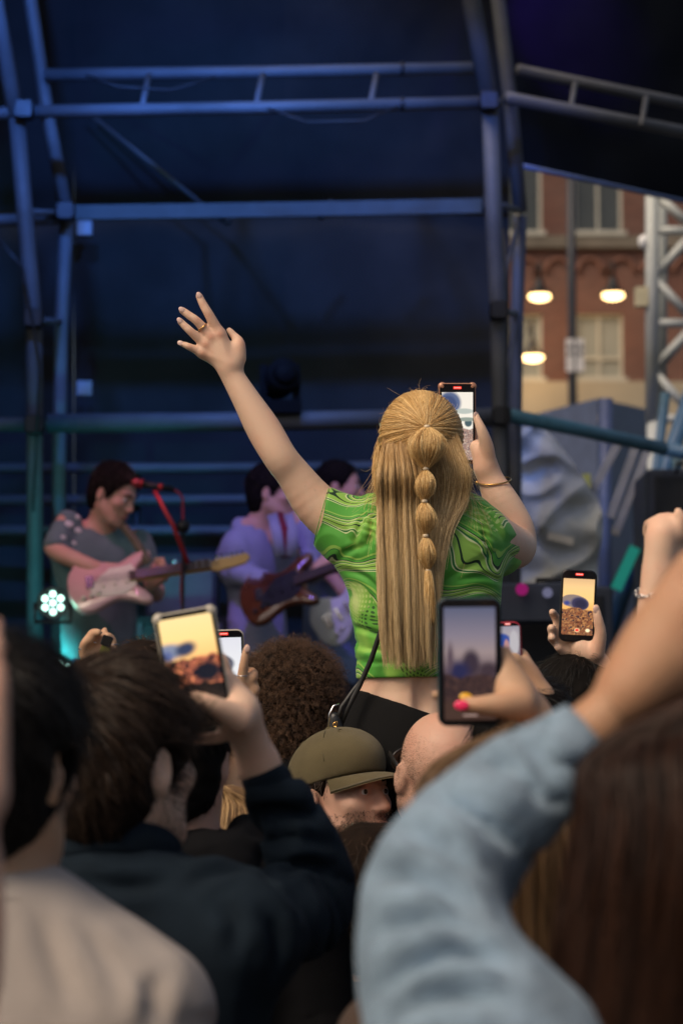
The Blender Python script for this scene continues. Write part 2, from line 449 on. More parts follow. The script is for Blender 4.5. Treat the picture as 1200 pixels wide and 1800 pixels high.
def skin_mat(name, col, blotch=(1.05, .86, .82)):
    b = NB(name); o = b.obj()
    n = b.noise(o, 14, 4, .6); n2 = b.noise(o, 90, 3)
    c = b.mix(b.ramp(n, [(.42, 0.0), (.72, .7)]), col, tuple(min(1, a * k) for a, k in zip(col, blotch)))
    c = b.mix(b.ramp(n2, [(.66, 0.0), (.74, .22)]), c, tuple(a * .62 for a in col))
    fl = b.n('ShaderNodeAttribute', attribute_name='flush'); c = b.mix(b.m_('MULTIPLY', fl.outputs['Fac'], b.m_('MULTIPLY_ADD', b.noise(o, 260, 2), .9, .35)), c, tuple(a * k for a, k in zip(col, (.78, .50, .45))))
    vo = b.n('ShaderNodeTexVoronoi', feature='DISTANCE_TO_EDGE'); b.put(vo.inputs['Vector'], o); vo.inputs['Scale'].default_value = 620
    h = b.m_('ADD', b.noise(o, 420, 3), b.m_('MULTIPLY', vo.outputs['Distance'], .5))
    rg = b.m_('MULTIPLY_ADD', b.noise(o, 60, 3), .25, .36)
    return b.bsdf(c, rg, 0, .38, b.bump(h, .0007), .14)
def cloth_mat(name, col, var=.18, vs=6, weave=900, sheen=.04, rough=.85, bump=.0006, fold=0.0):
    b = NB(name); o = b.obj(); n = b.noise(o, vs, 5, .6)
    c = b.ramp(n, [(.3, tuple(x * (1 - var) for x in col)), (.7, tuple(min(1, x * (1 + var)) for x in col))])
    w1 = b.n('ShaderNodeTexWave', wave_type='BANDS', bands_direction='DIAGONAL'); b.put(w1.inputs['Vector'], o); w1.inputs['Scale'].default_value = weave; w1.inputs['Distortion'].default_value = 1.0
    h = b.m_('ADD', b.m_('MULTIPLY', w1.outputs['Fac'], .3), b.noise(o, 500, 2))
    nm = b.bump(h, bump)
    dark = max(col) < .05
    if fold: 
        x = b.n('ShaderNodeBump'); b.put(x.inputs['Height'], b.noise(o, 26, 3)); x.inputs['Distance'].default_value = fold; b.put(x.inputs['Normal'], nm); nm = x.outputs[0]
    return b.bsdf(c, rough, 0, .08 if dark else .25, nm, 0, 0.0 if dark else sheen)
def hair_mat(name, lo, hi, mid=None, rough=.42, root=None, tipcol=None, spec=.35):
    b = NB(name); hi_ = b.n('ShaderNodeHairInfo')
    stops = [(0, lo), (1, hi)] if mid is None else [(0, lo), (.5, mid), (1, hi)]
    c = b.ramp(hi_.outputs['Random'], stops)
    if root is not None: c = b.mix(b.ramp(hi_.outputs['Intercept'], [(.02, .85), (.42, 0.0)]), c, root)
    if tipcol is not None: c = b.mix(b.m_('MULTIPLY', b.m_('POWER', hi_.outputs['Intercept'], 1.6), .6), c, tipcol)
    return b.bsdf(c, rough, 0, spec)
def glow(name, col, strength):
    b = NB(name); e = b.n('ShaderNodeEmission'); b.put(e.inputs[0], col); e.inputs[1].default_value = strength
    b.t.links.new(e.outputs[0], b.out.inputs[0]); return b.m
def screen_mat():
    b = NB('phone_screen'); a = b.n('ShaderNodeVertexColor', layer_name='picture')
    return b.bsdf((.01, .01, .01), .25, 0, .5, emis=a.outputs[0], estr=1.0)
SCREEN = screen_mat()

SK_FAIR = skin_mat('skin_fair', (.68, .455, .325))
MATTEB = plain('matte_black', (.004, .004, .005), .8, spec=.1)
SK_MID = skin_mat('skin_warm', (.50, .31, .19))
SK_PINK = skin_mat('skin_pinkish', (.55, .33, .24))
SK_TAN = skin_mat('skin_tan', (.42, .23, .13))
NAIL = plain('nail_bare', (.62, .42, .36), .25, var=.05)
NAIL_PINK = plain('nail_polish_pink', (.85, .03, .12), .15, var=.05, coat=.5)
NAIL_YEL = plain('nail_polish_yellow', (.75, .40, .01), .15, var=.05, coat=.5)
GOLD = plain('gold', (.75, .45, .15), .25, 1.0, .1)
SILVER = plain('silver', (.75, .74, .72), .22, 1.0, .1)
BLACKP = plain('black_plastic', (.012, .012, .014), .4, var=.2)
GLASSB = plain('black_glass', (.006, .006, .008), .08, var=.1)
BLACKM = plain('black_metal', (.02, .02, .022), .45, .6)
EYEW = plain('eye_white', (.6, .56, .52), .2, var=.03)
IRIS = plain('iris_dark', (.03, .018, .01), .1, var=.1)
LIP = plain('lip', (.42, .17, .14), .4, var=.08)
STEEL = plain('galvanised_steel', (.07, .075, .085), .65, .1, .3, 3, .0008, 60)
STEELW = plain('aluminium_truss', (.40, .42, .40), .55, .1, .15, 3)
WINGC = cloth_mat('dark_wing_cloth', (.006, .008, .012), .25, 2, 500)
CLOTHBLK = cloth_mat('black_drape', (.026, .028, .032), .25, 2, 500, .05)
TARP = cloth_mat('grey_tarp', (.48, .485, .45), .18, 3, 300, .05, .7)
HAIRCORE_D = plain('dark_hair_mass', (.005, .004, .0035), .85, var=.3, vs=40, spec=.1)
HAIRCORE_B = plain('brown_hair_mass', (.012, .007, .0045), .85, var=.3, vs=40, spec=.1)
HAIRCORE_L = plain('blonde_hair_mass', (.15, .08, .03), .6, var=.3, vs=40)
H_BLONDE = hair_mat('blonde_strands', (.38, .20, .065), (.96, .73, .37), (.74, .475, .185))
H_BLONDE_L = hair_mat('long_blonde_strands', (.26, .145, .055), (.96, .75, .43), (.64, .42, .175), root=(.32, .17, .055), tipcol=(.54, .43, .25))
H_DARK = hair_mat('black_strands', (.004, .0035, .003), (.011, .009, .0075))
H_BROWN = hair_mat('dark_brown_strands', (.014, .0085, .0055), (.060, .036, .022))
H_BROWN2 = hair_mat('brown_strands', (.022, .012, .007), (.085, .047, .026))
H_RED = hair_mat('chestnut_strands', (.005, .0025, .0016), (.038, .0145, .007), spec=.2)
H_AFRO = hair_mat('curly_brown_strands', (.022, .012, .007), (.17, .088, .047))
H_SAND = hair_mat('sandy_strands', (.20, .11, .045), (.55, .36, .17))

def shirt_print():
    """Green stretch fabric with a flowing marbled print: bands of fine wavy lines and fields of dots."""
    b = NB('green_marbled_print'); o = b.obj()
    wv = b.v_('SUBTRACT', b.noise(o, 5.5, 1, .4, out=1), (.5, .5, .5))
    sc1 = b.n('ShaderNodeVectorMath', operation='SCALE'); b.put(sc1.inputs[0], wv); sc1.inputs['Scale'].default_value = .27
    q = b.v_('ADD', o, sc1.outputs[0])
    sp = b.n('ShaderNodeSeparateXYZ'); b.put(sp.inputs[0], q)
    f = b.m_('ADD', b.m_('MULTIPLY', sp.outputs[2], 15.5), b.m_('MULTIPLY', sp.outputs[0], 2.4))
    fr = b.m_('FRACT', f)
    blk, dk, gr, lm, pale = (.009, .034, .015), (.018, .15, .035), (.075, .32, .040), (.25, .47, .080), (.56, .64, .33)
    lines = b.ramp(fr, [(0, gr), (.06, pale), (.085, dk), (.12, pale), (.14, lm), (.22, blk), (.25, lm), (.33, pale), (.355, dk), (.39, lm), (.44, pale), (.46, blk), (.488, gr), (.56, dk), (.575, lm), (.63, gr)], 'CONSTANT')
    base = b.ramp(b.noise(q, 7, 2), [(.30, (.045, .25, .032)), (.44, (.12, .38, .045)), (.55, (.25, .48, .08)), (.65, (.45, .56, .21))])
    msk = b.ramp(b.noise(b.mapping(q, (1.0, 1.0, 1.6), loc=(3.7, 1, 2.2)), 5.0, 1), [(.43, 0.0), (.45, 1.0)])
    col = b.mix(msk, base, lines)
    # dots
    so = b.n('ShaderNodeSeparateXYZ'); b.put(so.inputs[0], b.mapping(q, (105, 105, 105), (0, .5, 0)))
    dx = b.m_('SUBTRACT', b.m_('FRACT', so.outputs[0]), .5); dz = b.m_('SUBTRACT', b.m_('FRACT', so.outputs[2]), .5)
    rr = b.m_('SQRT', b.m_('ADD', b.m_('MULTIPLY', dx, dx), b.m_('MULTIPLY', dz, dz)))
    dot = b.m_('LESS_THAN', rr, .30)
    m2 = b.ramp(b.noise(b.mapping(o, loc=(8.1, 2, 5.3)), 7.5, 0), [(.545, 0.0), (.56, 1.0)])
    dm = b.m_('MULTIPLY', b.m_('MULTIPLY', dot, m2), b.m_('SUBTRACT', 1.0, msk))
    dc = b.ramp(b.noise(o, 4, 0), [(.49, blk), (.51, (.45, .60, .20))])
    col = b.mix(b.m_('MULTIPLY', dm, .8), col, dc)
    nm = b.bump(b.noise(o, 700, 2), .0004)
    return b.bsdf(col, .62, 0, .3, nm, 0, .12)
GREEN = shirt_print()

# ------------------------------------------------------------------ phones: what the screens show
def canvas(w, h): 
    v, u = np.mgrid[0:h, 0:w]; return u / (w - 1), v / (h - 1)                 # u left to right, v bottom to top
def grad(v, stops):
    ps = [s[0] for s in stops]; cs = np.array([hexc(*s[1]) for s in stops])
    return np.stack([np.interp(v, ps, cs[:, i]) for i in range(3)], -1)
def ell_mask(u, v, cx, cy, rx, ry, rot=0, soft=.15):
    x, y = (u - cx), (v - cy) * 2.05; c, s = math.cos(rot), math.sin(rot)
    r = np.sqrt(((x * c + y * s) / rx) ** 2 + ((-x * s + y * c) / (ry * 2.05)) ** 2)
    return np.clip((1 + soft - r) / (2 * soft), 0, 1)[..., None]
def crowd_pic(img, u, v, top, cols, seed, scale=16, bright=1.0):
    p = np.stack([u.ravel() * scale, v.ravel() * scale * 2.05, np.full(u.size, .5)], 1)
    n = vnoise(p, seed).reshape(u.shape); n2 = vnoise(p * 1.7 + 7, seed + 3).reshape(u.shape); edge = vnoise(np.stack([u.ravel() * 9, u.ravel() * 0, u.ravel() * 0], 1), seed + 6).reshape(u.shape) * .025
    m = np.clip((top + edge - v) / .015, 0, 1)[..., None]
    cs = np.array([hexc(*c) for c in cols]) * bright; k = np.clip((n * .5 + .5 + n2 * .35) * len(cs), 0, len(cs) - 1.001)
    i = k.astype(int); fr = (k - i)[..., None]; c = cs[i] * (1 - fr) + cs[np.minimum(i + 1, len(cs) - 1)] * fr
    return img * (1 - m) + c * m
def put(img, m, col): return img * (1 - m) + np.array(hexc(*col)) * m
def rect_mask(u, v, x0, y0, x1, y1): return ((u > x0) & (u < x1) & (v > y0) & (v < y1)).astype(float)[..., None]
def pic_sunset(u, v):
    i = grad(v, [(0, (150, 90, 50)), (.5, (230, 170, 95)), (.62, (238, 190, 120)), (.85, (226, 186, 128)), (1, (205, 165, 120))])
    i = put(i, ell_mask(u, v, .36, .60, .40, .115, -.12, .05), (128, 112, 106)); i = put(i, ell_mask(u, v, .55, .56, .30, .12, -.25, .05), (96, 88, 100))
    i = put(i, ell_mask(u, v, .56, .555, .265, .105, -.25, .05), (54, 50, 78)); i = put(i, ell_mask(u, v, .58, .55, .20, .08, -.25, .3), (36, 34, 58)); i = put(i, ell_mask(u, v, .14, .56, .10, .04, 0, .5), (52, 62, 124))
    i = crowd_pic(i, u, v, .47, [(40, 22, 20), (90, 48, 34), (150, 92, 56), (60, 34, 40), (190, 130, 76), (45, 30, 45)], 11, 13)
    i = put(i, ell_mask(u, v, .5, .085, .085, .035), (240, 200, 150)); i = put(i, ell_mask(u, v, .5, .085, .06, .024), (220, 30, 30)); i = put(i, ell_mask(u, v, .84, .085, .07, .03), (250, 225, 180))
    return i
def pic_white(u, v):
    i = grad(v, [(0, (190, 190, 190)), (.5, (236, 228, 214)), (1, (232, 224, 212))])
    i = put(i, ell_mask(u, v, .25, .84, .36, .17), (84, 98, 132)); i = put(i, ell_mask(u, v, .2, .82, .27, .13), (58, 72, 110)); i = put(i, ell_mask(u, v, .72, .72, .3, .04), (178, 184, 176))
    i = put(i, ell_mask(u, v, .85, .55, .12, .06), (70, 90, 96)); i = put(i, ell_mask(u, v, .80, .6, .3, .03), (140, 150, 140)); i = crowd_pic(i, u, v, .46, [(150, 120, 110), (215, 190, 170), (90, 80, 84), (190, 150, 130), (120, 100, 100)], 21, 26)
    return i
def pic_pale(u, v):
    i = grad(v, [(0, (200, 205, 215)), (.55, (226, 226, 228)), (1, (214, 214, 222))])
    i = put(i, ell_mask(u, v, .35, .62, .42, .13), (66, 72, 92)); i = put(i, ell_mask(u, v, .35, .60, .34, .10), (120, 128, 150)); i = crowd_pic(i, u, v, .46, [(60, 50, 50), (140, 120, 110), (90, 70, 60)], 31, 20); return i
def pic_dusk(u, v):
    i = grad(v, [(0, (40, 26, 22)), (.12, (66, 46, 36)), (.2, (26, 20, 24)), (.45, (90, 74, 80)), (.6, (132, 116, 116)), (.75, (112, 104, 116)), (1, (74, 78, 100))])
    i = put(i, ell_mask(u, v, .52, .50, .17, .12, 0, .3), (44, 34, 46)); i = put(i, ell_mask(u, v, .28, .43, .2, .09, 0, .4), (26, 28, 62)); i = put(i, ell_mask(u, v, .12, .55, .06, .12, 0, .5), (70, 56, 66)); i = put(i, ell_mask(u, v, .86, .44, .2, .07, 0, .4), (50, 38, 46))
    i = crowd_pic(i, u, v, .40, [(16, 12, 16), (40, 28, 30), (66, 44, 40), (20, 14, 22), (52, 34, 34)], 41, 13)
    i = i * (1 - np.clip((.19 - v) / .05, 0, 1)[..., None]) + np.array(hexc(58, 40, 34)) * np.clip((.19 - v) / .05, 0, 1)[..., None]; i = put(i, rect_mask(u, v, .36, .035, .64, .045), (190, 160, 150))
    return i
def pic_warm(u, v):
    i = grad(v, [(0, (30, 22, 24)), (.3, (60, 40, 36)), (.55, (248, 192, 120)), (.75, (250, 208, 138)), (1, (246, 212, 150))])
    i = put(i, ell_mask(u, v, .1, .62, .3, .09, 0, .3), (120, 128, 150)); i = put(i, ell_mask(u, v, .42, .625, .20, .075, .5, .35), (46, 56, 84)); i = put(i, ell_mask(u, v, .06, .57, .1, .06, 0, .4), (84, 96, 140))
    i = crowd_pic(i, u, v, .52, [(28, 22, 24), (150, 70, 46), (235, 140, 95), (60, 34, 34), (200, 110, 80), (30, 24, 30)], 51, 9); i = put(i, ell_mask(u, v, .75, .33, .26, .12, .3, .3), (14, 18, 32)); i = crowd_pic(i, u, v, .21, [(10, 9, 11), (24, 18, 18)], 53, 9)
    return i
def pic_blue(u, v):
    i = grad(v, [(0, (60, 40, 50)), (.5, (150, 130, 140)), (.8, (190, 180, 186)), (1, (170, 165, 178))]); i = put(i, ell_mask(u, v, .2, .66, .4, .18), (50, 84, 170)); i = put(i, ell_mask(u, v, .42, .5, .12, .2), (200, 150, 150)); i = put(i, ell_mask(u, v, .75, .6, .2, .3), (205, 200, 205))
    return crowd_pic(i, u, v, .30, [(60, 40, 46), (110, 80, 84), (40, 30, 44)], 61, 9)
REDTAG = glow('record_tag_red', (1.0, .05, .03), 1.0)
TAGINK = glow('record_tag_digits', (1.0, .55, .5), 1.0)

def phone(label, TL, TR, BL, d, case, pic, thick=.0085, tilt=0.0, inset=(.055, .055, .13, .035), rad=.013, bright=1.0, island=None, tagged=True, group='phones held up in the crowd', dB=None, bumper=False):
    """TL, TR, BL: photo pixels of the corners at depth d (bottom at depth dB)."""
    tl, tr, bl = P(*TL, d), P(*TR, d + tilt), P(*BL, dB or d)
    ax = unit(tr - tl); up = tl - bl; wd = np.linalg.norm(tr - tl); hg = np.linalg.norm(up); ay = unit(up - ax * (up @ ax)); nz = np.cross(ax, ay)
    c = (tl + tr) / 2 - ay * hg / 2
    root = thing('smartphone', label, 'phone', c, group)
    V, F = prism(rrect(wd, hg, rad, 7), c, ax, ay, -thick, 0, .0016); mesh_obj('case', V, F, case, root, smooth=False)
    V, F = prism(rrect(wd - .004, hg - .004, rad * .85, 6), c, ax, ay, .0, .0010, .0004); mesh_obj('glass', V, F, GLASSB, root, smooth=False)
    if bumper:
        for sx in (-1, 1):
            for sy in (-1, 1):
                V, F = ball(c + ax * sx * (wd / 2 - .0075) + ay * sy * (hg / 2 - .0075) - nz * thick / 2, (.0098, .0098, thick * .66), np.stack([ax, ay, nz], 1)); mesh_obj('corner_bumper', V, F, case, root)
    l, r, t, b_ = inset; sw, sh = wd * (1 - l - r), hg * (1 - t - b_)
    so = c + ax * wd * (l - r) / 2 + ay * hg * (b_ - t) / 2
    nu, nv = 60, 122; u, v = canvas(nu, nv)
    V = so + ax * ((u.ravel() - .5) * sw)[:, None] + ay * ((v.ravel() - .5) * sh)[:, None] + nz * .0014
    k = np.arange(nu * nv).reshape(nv, nu); F = np.stack([k[:-1, :-1], k[:-1, 1:], k[1:, 1:], k[1:, :-1]], -1).reshape(-1, 4)
    s = mesh_obj('screen', V, F, SCREEN, root, smooth=False)
    img = np.clip(pic(u, v), 0, 1) * bright
    a = s.data.color_attributes.new('picture', 'FLOAT_COLOR', 'POINT'); a.data.foreach_set('color', np.concatenate([img.reshape(-1, 3), np.ones((nu * nv, 1))], 1).astype(np.float32).ravel())
    if tagged:
        q = c + ay * (hg * (.5 - t * .52)); V, F = prism(rrect(wd * .22, hg * .033, .0012, 2), q, ax, ay, .0012, .0016); tg = mesh_obj('record_tag', V, F, REDTAG, root, smooth=False)
        parts = [prism([(x - .0006, -.0009), (x + .0006, -.0009), (x + .0006, .0011), (x - .0006, .0011)], q + ax * 0, ax, ay, .0017, .0019) for x in np.linspace(-wd * .075, wd * .075, 6)]
        mesh_obj('digits', *merge(parts), TAGINK, tg, smooth=False)
    return root, dict(c=c, ax=ax, ay=ay, n=nz, w=wd, h=hg)
# ------------------------------------------------------------------ ground, stage, building
def V3(*a): return np.array(a, float)
ASPH = plain('asphalt', (.05, .05, .052), .9, var=.3, vs=3, bump=.004, bs=120)
DECK = plain('stage_ply', (.03, .03, .032), .7, var=.3, vs=2)
gs = [(-150, -60), (150, -60), (150, 160), (-150, 160)]
tag(mesh_obj('ground', [V3(x, y, 0) for x, y in gs], [(0, 1, 2, 3)], ASPH), kind='structure')
st = thing('stage_platform', 'black stage deck with a draped front, under the musicians', 'stage', (0, 10.5, 0))
mesh_obj('deck', *box((-1.2, 10.85, .98), (7.6, 5.1, .10)), DECK, st, smooth=False)
n = 120; xs = np.linspace(-5.0, 2.6, n); sk = []
for z in (0.02, .5, .92):
    sk += [V3(x, 8.26 + .03 * math.sin(x * 22) + .015 * math.sin(x * 51), z) for x in xs]
mesh_obj('front_drape', sk, [(r * n + i, r * n + i + 1, (r + 1) * n + i + 1, (r + 1) * n + i) for r in (0, 1) for i in range(n - 1)], CLOTHBLK, st)

# stage roof frame: every tube a part
DF, DB_ = 11.0, 13.0
fr = thing('stage_roof_structure', 'arched steel stage structure of round tubes with a dark cloth back and roof', 'stage structure', (0, 11.5, 0))
def ftube(name, pts, r, mat=STEEL, n=14):
    return mesh_obj(name, *tube(pts, r, n), mat, fr)
def pxt(name, pts, rpx, mat=STEEL):
    return ftube(name, [P(x, y, d) for x, y, d in pts], R_(rpx, pts[0][2]), mat)
dl, d2 = 11.0, 11.45
pxt('upright_tube', [(-95, -480, dl), (-30, -120, dl), (28, 205, dl)], 15); pxt('upright_tube', [(30, 208, dl), (44, 380, dl), (60, 560, dl), (61, 800, dl), (62, 1260, dl)], 14.5)
pxt('upright_tube', [(-20, -480, d2), (45, -60, d2), (82, 190, d2), (117, 372, d2)], 12); pxt('upright_tube', [(117, 380, d2), (108, 560, d2), (104, 800, d2), (101, 1260, d2)], 12)
pxt('upright_tube', [(742, -480, dl), (812, -90, dl), (860, 182, dl)], 17); pxt('upright_tube', [(861, 186, dl), (868, 400, dl), (876, 560, dl), (880, 800, dl), (882, 1260, dl)], 15)
pxt('upright_tube', [(815, -480, d2), (868, -60, d2), (896, 170, d2), (914, 372, d2)], 13); pxt('upright_tube', [(914, 380, d2), (908, 560, d2), (905, 760, d2), (903, 1260, d2)], 12)
for (a, b_) in (((40, 372, dl), (113, 374, d2)), ((60, 562, dl), (108, 566, d2)), ((61, 745, dl), (104, 747, d2)), ((61, 930, dl), (103, 930, d2)), ((866, 356, dl), (914, 370, d2)), ((876, 545, dl), (907, 551, d2)), ((880, 718, dl), (905, 724, d2)), ((880, 900, dl), (904, 903, d2)), ((26, 195, dl), (84, 192, d2)), ((858, 180, dl), (898, 176, d2))):
    pxt('strut', [a, b_], 6)
for (a, b_) in (((870, 545, dl), (914, 380, d2)), ((880, 715, dl), (908, 560, d2))):
    pxt('brace', [a, b_], 4)
pxt('beam_tube', [(78, 131, 11.4), (470, 126, 11.4), (838, 119, 11.4)], 11); pxt('beam_tube', [(44, 196, dl), (440, 189, dl), (848, 180, dl)], 11.5)
for x in (255, 455, 655): pxt('strut', [(x + 7, 128, 11.4), (x - 6, 190, dl)], 5)
for x in (707,): 
    pxt('coupler', [(x - 3, 120.5, 11.4), (x + 3, 120.5, 11.4)], 13, BLACKM); pxt('coupler', [(x - 3, 183, dl), (x + 3, 183, dl)], 13.5, BLACKM)
pxt('beam_tube', [(-60, 200, dl), (24, 198, dl)], 11); pxt('beam_tube', [(-60, 388, dl), (100, 385, 11.4)], 11)
FLATST = plain('dull_steel', (.045, .055, .06), .65, .1)
mb = [(122, 372, 11.6), (480, 367, 11.6), (852, 360, 11.6)]
for (x0, y0, _), (x1, y1, _) in zip(mb[:-1], mb[1:]):                               # flat strap beam
    a, b_, c, d_ = P(x0, y0 - 12, 11.6), P(x1, y1 - 12, 11.6), P(x1, y1 + 13, 11.6), P(x0, y0 + 13, 11.6)
    t = FW * .05
    mesh_obj('flat_beam', [a, b_, c, d_, a + t, b_ + t, c + t, d_ + t], [(3, 2, 1, 0), (4, 5, 6, 7), (0, 1, 5, 4), (1, 2, 6, 5), (2, 3, 7, 6), (3, 0, 4, 7)], FLATST, fr, smooth=False)
pxt('beam_tube', [(-80, 746, dl), (47, 746, dl)], 13); pxt('beam_tube', [(84, 744, 11.2), (450, 741, 11.2), (866, 734, 11.2)], 17)
pxt('beam_tube', [(910, 122, 11.4), (1330, 208, 12.2)], 10.5); pxt('beam_tube', [(890, 171, dl), (1330, 256, 12.0)], 11.5)
for x, y in ((1010, 143), (1135, 168)): pxt('strut', [(x, y + 3, 11.5), (x - 8, y + 52, 11.3)], 5)
pxt('beam_tube', [(888, 729, dl), (1020, 756, 11.5), (1165, 788, 12.0)], 13, plain('teal_light_tint', (.05, .15, .20), .5, var=.2))  # teal stage light on this pipe is put into its base colour
pxt('cable', [(165, 205, 12.6), (372, 372, 12.6)], 3.5); pxt('cable', [(372, 372, 12.6), (400, 390, 12.0)], 6, BLACKM); pxt('cable', [(585, 352, 12.0), (560, 384, 12.0)], 6, BLACKM)
for x, y, dd in ((62, 748, dl), (880, 733, dl), (44, 196, dl), (858, 181, dl), (61, 562, dl), (876, 548, dl), (862, 360, 11.3), (117, 374, 11.4)):
    a = P(x, y, dd - .02); mesh_obj('coupler', *prism(rrect(.085, .085, .02, 3), a - V3(0, .05, 0), (1, 0, 0), (0, 0, 1), -.06, .02, .006), BLACKM, fr, smooth=False)
for pts in ([(-20, 400), (40, 470), (70, 640), (58, 900)], [(884, 400), (893, 520), (889, 700), (897, 1000)], [(150, 131), (210, 152), (300, 158), (380, 134)], [(470, 190), (540, 214), (640, 212), (700, 186)]):
    pxt('cable', [(x, y, 10.9) for x, y in pts], 2.2, BLACKM)
# cloth back and roof sheets (gently sagging)
def sheet(name, c00, c10, c11, c01, nu, nv, sag, mat, parent, seed=1, freq=3.0):
    u, v = np.meshgrid(np.linspace(0, 1, nu), np.linspace(0, 1, nv)); u, v = u.ravel()[:, None], v.ravel()[:, None]
    V = (c00 * (1 - u) + c10 * u) * (1 - v) + (c01 * (1 - u) + c11 * u) * v
    N = unit(np.cross(c10 - c00, c01 - c00)); V = V + N * (sag * fbm(V * freq, seed, 3))[:, None]
    k = np.arange(nu * nv).reshape(nv, nu); F = np.stack([k[:-1, :-1], k[:-1, 1:], k[1:, 1:], k[1:, :-1]], -1).reshape(-1, 4)
    return mesh_obj(name, V, F, mat, parent)
bk = [(-700, 372), (120, 372)], [(120, 372), (500, 366)], [(500, 366), (893, 360)]
for i, (x0, x1) in enumerate(((-900, 130), (130, 500), (500, 895))):
    sheet('back_sheet', P(x0, 1400, DB_), P(x1, 1400, DB_), P(x1, 366, DB_), P(x0, 366, DB_), 40, 50, .02, CLOTHBLK, fr, 3 + i, 2.0)
    sheet('back_sheet', P(x0, 372, DB_ - .05), P(x1, 372, DB_ - .05), P(x1, -350, DB_ - .9), P(x0, -350, DB_ - .9), 40, 40, .02, CLOTHBLK, fr, 13 + i, 2.0)
for i in range(6):
    a, b_ = DB_ - .9 - i * 1.3, DB_ - .9 - (i + 1) * 1.3
    z0, z1 = P(0, -350, DB_ - .9)[2] + .45 * math.sqrt(i), P(0, -350, DB_ - .9)[2] + .45 * math.sqrt(i + 1)
    y0, y1 = P(0, -350, DB_ - .9)[1] - 1.3 * i, P(0, -350, DB_ - .9)[1] - 1.3 * (i + 1)
    sheet('roof_shade_sheet', V3(-6, y0, z0), V3(-1.25, y0, z0), V3(-1.25, y1, z1), V3(-6, y1, z1), 24, 12, .02, CLOTHBLK, fr, 21 + i)  # unseen roof, drawn forward to shade the stage, cut short to light the tarp
sheet('side_sheet', V3(-4.6, 7.2, 0), V3(-4.6, 13.2, 0), V3(-4.6, 13.2, 6.6), V3(-4.6, 7.2, 7.4), 20, 20, .02, CLOTHBLK, fr, 31)
sheet('wing_sheet', P(892, 286, 11.9), P(1290, 374, 12.8), P(1290, -420, 12.8), P(892, -420, 11.9), 30, 30, .02, WINGC, fr, 41)
pxt('hem_cable', [(918, 291, 11.86), (1290, 373, 12.7)], 4.5, plain('blue_hem', (.06, .10, .22), .6))
# rails in front of the back cloth
rl = thing('stage_rail', 'teal lit steel rail of three bars behind the musicians', 'rail', P(400, 1300, 12.5))
for y0, y1 in ((823, 818), (879, 875), (933, 936)):
    mesh_obj('bar', *tube([P(-60, y0, 12.5), P(330, y0, 12.5), P(860, y1, 12.5)], R_(9.5, 12.5), 12), STEEL, rl)
for x in (-40, 240, 540, 840): mesh_obj('post', *tube([P(x, 815, 12.55), P(x, 1300, 12.55)], R_(7, 12.5), 10), BLACKM, rl)

# stage lamps
def lamp_head(name, label, px, py, d, r, aim, lens_col, strength, group, hang=True):
    c = P(px, py, d); root = thing(name, label, 'stage light', c, group)
    ax = unit(np.asarray(aim) - c)
    mesh_obj('housing', *lathe([(.2 * r, -2.2 * r), (.75 * r, -2 * r), (r, -1.2 * r), (r, 0), (.92 * r, .08 * r)], c, ax, 20), BLACKM, root)
    mesh_obj('lens', *lathe([(.86 * r, .06 * r), (.5 * r, .14 * r), (.01, .18 * r)], c, ax, 20), glow('lens_glow', lens_col, strength), root)
    a, b_ = frame_of(ax); 
    mesh_obj('yoke', *tube([c + a * r * 1.15 - ax * r, c + a * r * 1.15 - ax * r + UPV * r * 1.6, c - a * r * 1.15 - ax * r + UPV * r * 1.6, c - a * r * 1.15 - ax * r], .012, 8), BLACKM, root)
    return root, c, ax
def spot(parent, c, aim, col, power, size, blend=.6, rad=.06):
    l = bpy.data.lights.new('spot_beam', 'SPOT'); l.energy = power; l.color = col; l.spot_size = math.radians(size); l.spot_blend = blend; l.shadow_soft_size = rad
    o = bpy.data.objects.new('spot_beam', l); COL.objects.link(o); o.parent = parent
    d = unit(np.asarray(aim) - c); o.location = [float(x) for x in (c + d * .16 - wloc(parent))]
    o.rotation_euler = Vector(-d).to_track_quat('Z', 'Y').to_euler(); return o
STAGE_SPOTS = [  # label, position px,py,d, aim px,py,d, colour, power, cone
    ('blue stage light over the left end of the upper beam', -40, -330, 9.2, 330, 560, 13.0, (.07, .24, .95), 215, 74),
    ('deep blue stage light over the middle of the upper beam', 520, -330, 9.2, 480, 640, 13.0, (.07, .24, .9), 205, 64),
    ('blue stage light near the right column head', 900, -330, 9.2, 850, 330, 11.2, (.08, .20, 1.0), 42, 40),
    ('violet stage light lighting the dark right wing', 1010, -150, 11.0, 985, 40, 12.1, (.20, .03, 1.0), 40, 46),
    ('purple stage light above the singers', 330, -180, 8.6, 520, 930, 10.6, (.30, .17, 1.0), 130, 30),
    ('magenta stage light above the guitarist', 60, -180, 8.8, 190, 930, 10.0, (1.0, .30, .62), 60, 22),
    ('teal stage light low beside the left column', 20, 1250, 9.6, 420, 850, 12.6, (.05, .75, .80), 34, 80)]
for lb, x, y, d, ax_, ay_, ad, colr, pw, sz in STAGE_SPOTS:
    root, c, ax = lamp_head('stage_light', lb, x, y, d, .10, P(ax_, ay_, ad), tuple(colr), 4.0, 'stage lights on the frame')
    spot(root, c, P(ax_, ay_, ad), colr, pw, sz)
